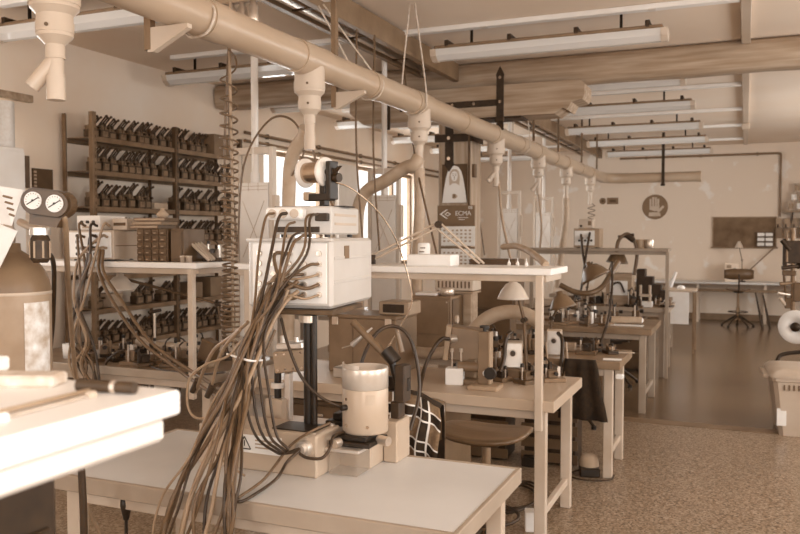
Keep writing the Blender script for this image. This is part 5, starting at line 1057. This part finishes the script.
q = W(35, 383, z=NZ); single('foam_pad', G().box((q.x, q.y - .02, NZ + .009), (.11, .05, .018), .005, RZ(.35)), 'straw', 'speckled pale foam pad on the near white shelf', 'pad')
q = W(8, 372, z=NZ); carton('carton', 'white carton at the far edge of the near white shelf', q.x - .02, q.y - .04, NZ, .07, .05, .028, .3, 'paper', 'carton')
dk = thing('dark_cabinet', 'dark cabinet standing under the near white shelf', 'cabinet', (-1.14, .62, 0)); G().box((0, .05, .655), (.44, .42, 1.31), .006).build('cabinet_body', 'iron', dk); G().box((.223, .05, .65), (.012, .38, 1.1), .004).build('door', 'iron', dk); G().cyl((.23, -.08, .7), (.25, -.08, .7), .012, n=10).build('knob', 'steel', dk)
single('cable', G().tube([W(80, 440, Y=2.0), W(82, 480, Y=2.0), W(84, 534, Y=2.0), (W(84, 534, Y=2.0).x, 2.0, .02)], .012, 8), 'cable_dark', 'dark cable hanging at the corner of the near bench', 'cable')
pt = W(126, 505, Y=2.20); pg = thing('power_plug', 'black plug hanging under the front edge of the near bench', 'plug', (pt.x, 2.20, pt.z)); G().lathe([(0, .03), (.018, .03), (.02, 0), (.01, -.05), (.006, -.055)], (0, 0, 0), 14).build('plug_body', 'black', pg); G().tube([(0, 0, -.05), (.0, 0, -.3), (.02, .02, -pt.z + .02)], .006, 6).build('lead', 'black', pg)
# ------------------------------------------------------------------ on the floor
bx = W(520, 531, z=0); carton('carton', 'small white carton on the floor under the aisle end bench', W(531, 533, z=0).x, W(531, 533, z=0).y + .05, 0, .09, .08, .11, .3, 'paper', 'carton', False)
q = W(588, 476, z=0); pw = thing('foot_pedal', 'black foot pedal with a pale rounded hood under the benches', 'foot pedal', (q.x, q.y + .04, 0), .25)
G().box((0, 0, .03), (.13, .16, .06), .008).build('pedal_base', 'black', pw); G().lathe([(.0, .14), (.03, .138), (.055, .125), (.064, .09), (.066, .06)], (0, .01, 0), 20).build('hood', 'cardboard', pw); G().tube([(-.06, 0, .03), (-.15, -.06, .01), (-.05, -.16, .01), (.12, -.14, .01), (.16, -.03, .01)], .006, 6).build('lead', 'rubber', pw)
for i in range(3): single('floor_cable', G().tube([*[tuple(W(x + 3 * i, y - 2 * i, z=.015)) for x, y in ((488, 510), (512, 512), (532, 504), (536, 494), (524, 486), (505, 486))]], .008, 6), 'rubber', 'dark cable coiled on the floor by the stool', 'cable', 'cables on the floor by the stool')
single('power_brick', G().box((W(531, 466, z=0).x, W(531, 466, z=0).y, .03), (.12, .08, .06), .006).box((W(531, 466, z=0).x, W(531, 466, z=0).y, .065), (.1, .06, .012), .004), 'black', 'black adapter on the floor beside the aisle end bench leg', 'adapter')
vs = []; n = 10
for sgn in (0, 1):
    for j, (z, w) in enumerate(((.80, .10), (.74, .115), (.6, .13), (.5, .15), (.40, .165))):
        for i in range(n + 1): u = -1 + 2 * i / n; vs.append((-.99 + u * w + .02 * j / 4, 5.375 - .02 * sgn - .01 - .018 * math.sin(u * 8 + sgn) * (j > 0), z))
k = n + 1; m5 = 5 * k
fs = [(j * k + i, j * k + i + 1, (j + 1) * k + i + 1, (j + 1) * k + i) for j in range(4) for i in range(n)]; fs += [tuple(m5 + q for q in f[::-1]) for f in fs]
fs += [(j * k, (j + 1) * k, m5 + (j + 1) * k, m5 + j * k) for j in range(4)] + [(j * k + n, m5 + j * k + n, m5 + (j + 1) * k + n, (j + 1) * k + n) for j in range(4)] + [(4 * k + i, 4 * k + i + 1, m5 + 4 * k + i + 1, m5 + 4 * k + i) for i in range(n)] + [(i, m5 + i, m5 + i + 1, i + 1) for i in range(n)]
single('work_apron', G().add(vs, fs, True), 'cloth_dark', 'dark cloth apron hung on the edge of the dark topped bench', 'apron')
# cabinets and drawers beneath benches
for x, y, lab, m in ((-2.35, 4.45, 'dark drawer block under the aisle end bench', 'dark_paint'), (-1.75, 4.5, 'lower brown drawer block under the aisle end bench', 'brown_paint'), (-4.2, 4.45, 'drawer block under the window side bench', 'brown_paint'), (-1.45, 8.1, 'drawer block under the paper roll bench', 'dark_paint'), (-1.3, 10.1, 'drawer block under the far crowded bench', 'dark_paint')):
    t = thing('drawer_block', lab, 'drawer block', (x, y, 0)); G().box((0, 0, .33), (.42, .46, .60), .004).build('carcass', m, t)
    for k in range(3):
        d = G().box((0, -.238, .14 + k * .19), (.39, .016, .17), .004).build('drawer', m, t); G().box((0, -.25, .17 + k * .19), (.12, .012, .014), .002).build('handle', 'steel', d)
    for sx in (-1, 1): G().box((sx * .16, 0, .015), (.05, .3, .03), .002).build('plinth', 'black', t)
# ------------------------------------------------------------------ far wall
sg = thing('safety_sign', 'round sign with a pale protective glove on a square plate, far wall', 'sign', (W(655, 207, Y=16.59).x, 16.6, W(655, 207, Y=16.59).z))
G().box((0, -.004, 0), (.52, .008, .52), .001).build('plate', 'wall_patched', sg)
G().cyl((0, -.008, 0), (0, -.012, 0), .243, n=40).build('disc', 'print_brown', sg)
MS_ = T(0, -.0125, 0) @ RX(PI / 2); g = G()
for i, (x, h) in enumerate(((-.075, .15), (-.025, .185), (.025, .18), (.07, .15))): g.box((x - .01, -.0135, .04 + h / 2 - .03), (.038, .002, h), .008)
g.prism([(-.105, .02), (.085, .02), (.075, -.05), (.01, -.085), (-.10, -.05)], .002, MS_); g.prism([(.03, -.075), (.15, .03), (.175, .0), (.10, -.085), (.06, -.105)], .002, MS_)
g.prism([(-.11, -.105), (.09, -.105), (.11, -.18), (-.12, -.18)], .002, MS_); g.build('glove', 'cream_paint', sg)
es = thing('equipment_sign', 'small rectangular sign with a round symbol on the far wall', 'sign', (W(608.5, 201, Y=16.59).x, 16.6, W(608.5, 201, Y=16.59).z)); G().box((.08, -.004, 0), (.22, .008, .13), .002).build('plate', 'print_brown', es); G().cyl((-.115, -.001, 0), (-.115, -.009, 0), .065, n=24).build('disc', 'print_brown', es); G().cyl((-.115, -.010, 0), (-.115, -.012, 0), .028, n=16).build('symbol', 'print_dark', es); G().box((.08, -.009, .0), (.13, .002, .05), .001).build('pictogram', 'print_dark', es)
p = W(713, 218, Y=16.58); q = W(776, 247, Y=16.58); bd = thing('tool_board', 'dark framed board hung on the far wall above the workbench', 'board', (p.x, 16.6, q.z)); w_, h_ = q.x - p.x, p.z - q.z
G().box((w_ / 2, -.012, h_ / 2), (w_, .024, h_), .002).build('panel', 'chalkboard', bd); G().box((w_ / 2, -.03, -.015), (w_ + .06, .06, .03), .004).build('ledge', 'brown_paint', bd); G().box((w_ / 2, -.018, h_ + .01), (w_ + .02, .036, .02), .003).build('top_rail', 'wood', bd)
for sx in (0, w_): G().box((sx, -.018, h_ / 2), (.02, .036, h_), .003).build('side_rail', 'wood', bd)
pr5 = W(765, 241, Y=16.45); pb = thing('parts_rack', 'small rack of pale bins in front of the dark board', 'rack', (pr5.x, 16.5, q.z + .001))
for c in range(2):
    for r in range(3): G().box((-.07 + .14 * c, -.02, .05 + r * .09), (.12, .09, .06), .006).build('bin', 'paper', pb)
G().box((0, .04, .14), (.3, .02, .28), .003).build('back_plate', 'dark_paint', pb)
for i in range(4):
    x = W(779 + i * 8, 230, Y=16.5).x; o = thing('hanging_pouch', 'brown tool pouch in the row hung beside the dark board', 'pouch', (x, 16.58, 1.52), 0, 'pouches beside the board'); G().box((0, -.03, .14), (.12, .05, .2), .012).build('pouch', 'brown_paint', o); G().box((0, -.03, .33), (.10, .03, .16), .006).build('flap', 'wood', o); G().cyl((-.02, -.04, .22), (-.02, -.05, .30), .012, n=8).build('tool', 'iron', o)
ws = thing('wall_shelf', 'bracket shelf on the far wall stacked with pale spools', 'shelf', (W(797, 207, Y=16.4).x, 16.6, 2.05)); G().box((.14, -.16, .0), (.7, .32, .03), .004).build('shelf_board', 'wood', ws)
for sx in (-.08, .45): G().prism([(0, 0), (-.26, 0), (0, -.2)], .02, T(sx, 0, -.016) @ RZ(PI / 2) @ RX(PI / 2)).build('bracket', 'iron', ws)
for r in range(3):
    for c in range(3 - (r > 1)):
        o = thing('thread_spool', 'pale spool on the bracket shelf, %s layer' % ['bottom', 'middle', 'top'][r], 'spool', (ws.location.x - .10 + .14 * c + .05 * r, 16.44, 2.066 + .165 * r), 0, 'spools on the bracket shelf, layer %d' % (r + 1)); G().lathe([(0, 0), (.055, 0), (.055, .02), (.036, .025), (.036, .135), (.055, .14), (.055, .16), (0, .16)], (0, 0, 0), 18).build('spool_body', 'cream_paint', o); G().cyl((0, 0, .03), (0, 0, .13), .045, n=18).build('winding', 'paper' if (r + c) % 2 else 'grey_paint', o)
cpipe = thing('wall_conduit', 'thin conduit running along the top of the far wall and down beside the board', 'conduit', (W(620, 157, Y=16.56).x, 16.56, 3.13)); L_ = W(781, 155, Y=16.56).x - cpipe.location.x
G().tube([(0, 0, .0), (L_ * .5, 0, 0), (L_ - .06, 0, 0)], .02, 8, 2).build('pipe_run', 'brown_paint', cpipe); G().tube([(L_ - .06, 0, 0), (L_ - .015, 0, -.015), (L_, 0, -.06), (L_, 0, -.6), (L_, 0, -1.17)], .02, 8, 4).build('pipe_drop', 'brown_paint', cpipe)
for k in range(3): G().box((.5 + k, .02, 0), (.03, .04, .06), .003).build('clamp', 'dark_paint', cpipe)
bk = thing('wall_bench', 'long workbench against the far wall beneath the dark board', 'work bench', (-2.2, 15.98, 0)); G().box((1.9, .3, .735), (3.8, .6, .04), .004).build('tabletop', 'laminate', bk); G().box((1.9, .02, .60), (3.7, .03, .05), .003).build('lower_rail', 'brown_paint', bk)
for x in (.1, 1.4, 2.55, 3.7):
    for y in (.06, .54): G().box((x, y, .357), (.05, .05, .714), .003).build('leg', 'cream_paint', bk)
u_ = W(732, 262, Y=16.2); bg = thing('bench_grinder', 'small pale machine with a dark dial on the far workbench', 'machine', (u_.x, 16.25, .756)); G().box((0, 0, .17), (.24, .2, .34), .008).build('housing', 'wall', bg); G().cyl((.05, -.1, .2), (.05, -.115, .2), .05, n=20).build('dial', 'iron', bg); G().box((-.05, -.102, .28), (.08, .006, .06), .002).build('plate', 'grey_paint', bg)
single('slant_rod', G().cyl(W(740, 279, Y=16.3), W(776, 246, Y=16.57), .012, n=8), 'brown_paint', 'thin rod slanting up from the far workbench beside the board', 'rod')
lamp_shade('small pale lamp on the far workbench in front of the board', W(739, 248, Y=16.2), .075, .10, 0, 'enamel', [(W(741, 275, Y=16.2).x + .02, 16.2, .80), tuple(W(742, 260, Y=16.2)), tuple(W(739, 246, Y=16.2))], (W(741, 275, Y=16.2).x + .02, 16.2, .756))
ct = thing('side_cart', 'narrow cart with a white cloth hanging down its front', 'cart', (W(685, 330, Y=11.9).x - .06, 11.7, 0)); G().box((0, .2, .855), (.42, .46, .03), .004).build('cart_top', 'cream_paint', ct); G().box((-.02, -.035, .62), (.28, .008, .44), .002).build('cloth', 'paper', ct)
for sx in (-.18, .18):
    for y in (.0, .40): G().box((sx, y, .42), (.03, .03, .84), .002).build('leg', 'rack_steel', ct)
single('crumpled_paper', G().lathe([(0, 0), (.05, .0), (.06, .02), (.035, .05), (.02, .04), (0, .055)], (ct.location.x, 11.85, .87), 7), 'paper', 'crumpled white paper on the narrow cart', 'paper')
# ------------------------------------------------------------------ aisle side: waste bin and reel machine
wb = thing('waste_bin', 'pale wheeled plastic waste bin with a hinged lid in the aisle', 'waste bin', (.50, 7.42, 0), .06)
g = G(); w0, w1, d0, d1 = .235, .29, .24, .29
vs = []
for z, w, d in ((.0, w0, d0), (.03, w0 + .004, d0 + .004), (.44, w1, d1), (.45, w1 + .012, d1 + .012), (.475, w1 + .012, d1 + .012)):
    vs += [(-w, -d + .03, z), (-w + .03, -d, z), (w - .03, -d, z), (w, -d + .03, z), (w, d - .03, z), (w - .03, d, z), (-w + .03, d, z), (-w, d - .03, z)]
g.add(vs, [(j * 8 + i, j * 8 + (i + 1) % 8, j * 8 + 8 + (i + 1) % 8, j * 8 + 8 + i) for j in range(4) for i in range(8)] + [tuple(range(8))[::-1]]); g.build('bin_body', 'bin_plastic', wb)
g = G(); vs = []
for z, f in ((.476, 1.06), (.50, 1.06), (.53, .95), (.545, .7), (.548, 0.02)):
    vs += [(x * f, y * f, z) for x, y in ((-.30, -.27), (-.27, -.30), (.27, -.30), (.30, -.27), (.30, .27), (.27, .30), (-.27, .30), (-.30, .27))]
g.add(vs, [(j * 8 + i, j * 8 + (i + 1) % 8, j * 8 + 8 + (i + 1) % 8, j * 8 + 8 + i) for j in range(4) for i in range(8)], True); g.build('lid', 'bin_plastic', wb)
G().box((-.335, 0, .47), (.05, .36, .03), .01).build('handle', 'bin_plastic', wb)
for k in range(5): G().box((-.21 + k * .035, -.292, .40), (.012, .012, .045), .003).build('vent_rib', 'enamel_dark', wb)
tg = G().box((-.225, -.262, .155), (.07, .004, .14), .001).build('sun_patch', 'paper', wb)  # patch of sunlight on the bin, painted as a thin pale plate
rm = thing('reel_machine', 'machine with a large white reel on a dark stand beyond the waste bin', 'machine', (.82, 8.7, 0))
rc = W(796, 327, Y=8.5); MRx = T(rc - Vector(rm.location)) @ RZ(-.35) @ RX(PI / 2)
G().lathe([(.045, 0), (.155, 0), (.16, .004), (.16, .014), (.155, .018), (.045, .018), (.045, 0)], (0, 0, 0), 40, MRx).build('reel', 'paper', rm); G().lathe([(0, -.02), (.043, -.02), (.043, .03), (0, .03)], (0, 0, 0), 20, MRx).build('reel_hub', 'iron', rm)
lo = rm.location
def rl(x, y, Y): return W(x, y, Y=Y) - Vector(lo)
G().cyl(rl(793, 335, 8.62), rl(793, 228, 8.62), .022, n=12).build('mast', 'rack_steel', rm)
G().box(rl(797, 252, 8.66), (.22, .14, .22), .006).build('gear_housing', 'iron', rm)
for i, (x, y, w, d, h, m) in enumerate(((785, 252, .04, .05, .26, 'iron'), (789, 273, .12, .10, .05, 'rack_dark'), (788, 303, .06, .08, .10, 'rack_dark'), (799, 292, .10, .12, .18, 'rack_dark'))): G().box(rl(x, y, 8.64), (w, d, h), .006).build('guide_block', m, rm)
for i, (p, q, r, m) in enumerate((((780, 284), (793, 283), .018, 'rack_steel'), ((778, 293), (790, 295), .014, 'steel'), ((784, 276), (786, 300), .012, 'rack_dark'), ((782, 268), (798, 266), .02, 'iron'), ((780, 298), (786, 306), .016, 'cream_paint'), ((787, 262), (787, 232), .010, 'rack_steel'))):
    G().cyl(rl(p[0], p[1], 8.58), rl(q[0], q[1], 8.62), r, n=12).cyl(rl(q[0], q[1], 8.62), rl(q[0], q[1], 8.62) + Vector((.015, .01, 0)), r * 1.5, n=12).build('guide_roller', m, rm)
G().cyl(rl(782, 240, 8.6), rl(790, 250, 8.6), .025, n=10).build('tension_wheel', 'iron', rm)
G().box((.18, .05, .66), (.6, .5, .05), .005).build('stand_top', 'dark_paint', rm)
for sx in (-.06, .42):
    G().cyl((sx, -.16, 0.01), (sx + .02, .25, .65), .018, n=10).build('leg', 'iron', rm); G().cyl((sx, .28, 0.01), (sx + .02, -.12, .65), .018, n=10).build('leg', 'iron', rm)
G().cyl((-.06, -.1, .12), (.42, -.1, .12), .014, n=8).build('stretcher', 'iron', rm)
G().cyl(rl(793, 336, 8.62), (.0, .0, .68), .022, n=10).build('mast_foot', 'rack_steel', rm)
single('floor_strut', G().tube([(.28, 9.6, .02), (.34, 9.8, .22), (.42, 9.9, .30), (.75, 10.0, .34)], .022, 8), 'iron', 'dark bent tube stand on the floor behind the reel machine', 'stand')
for i, (x, y, h, lab) in enumerate(((.30, 15.2, .62, 'dark folded easel leg before the far workbench'), (.42, 15.3, .58, 'second dark folded easel leg before the far workbench'))): single('tripod_leg', G().cyl((x, y, 0), (x - .12, y + .1, h), .022, .014, 8), 'iron', lab, 'stand')
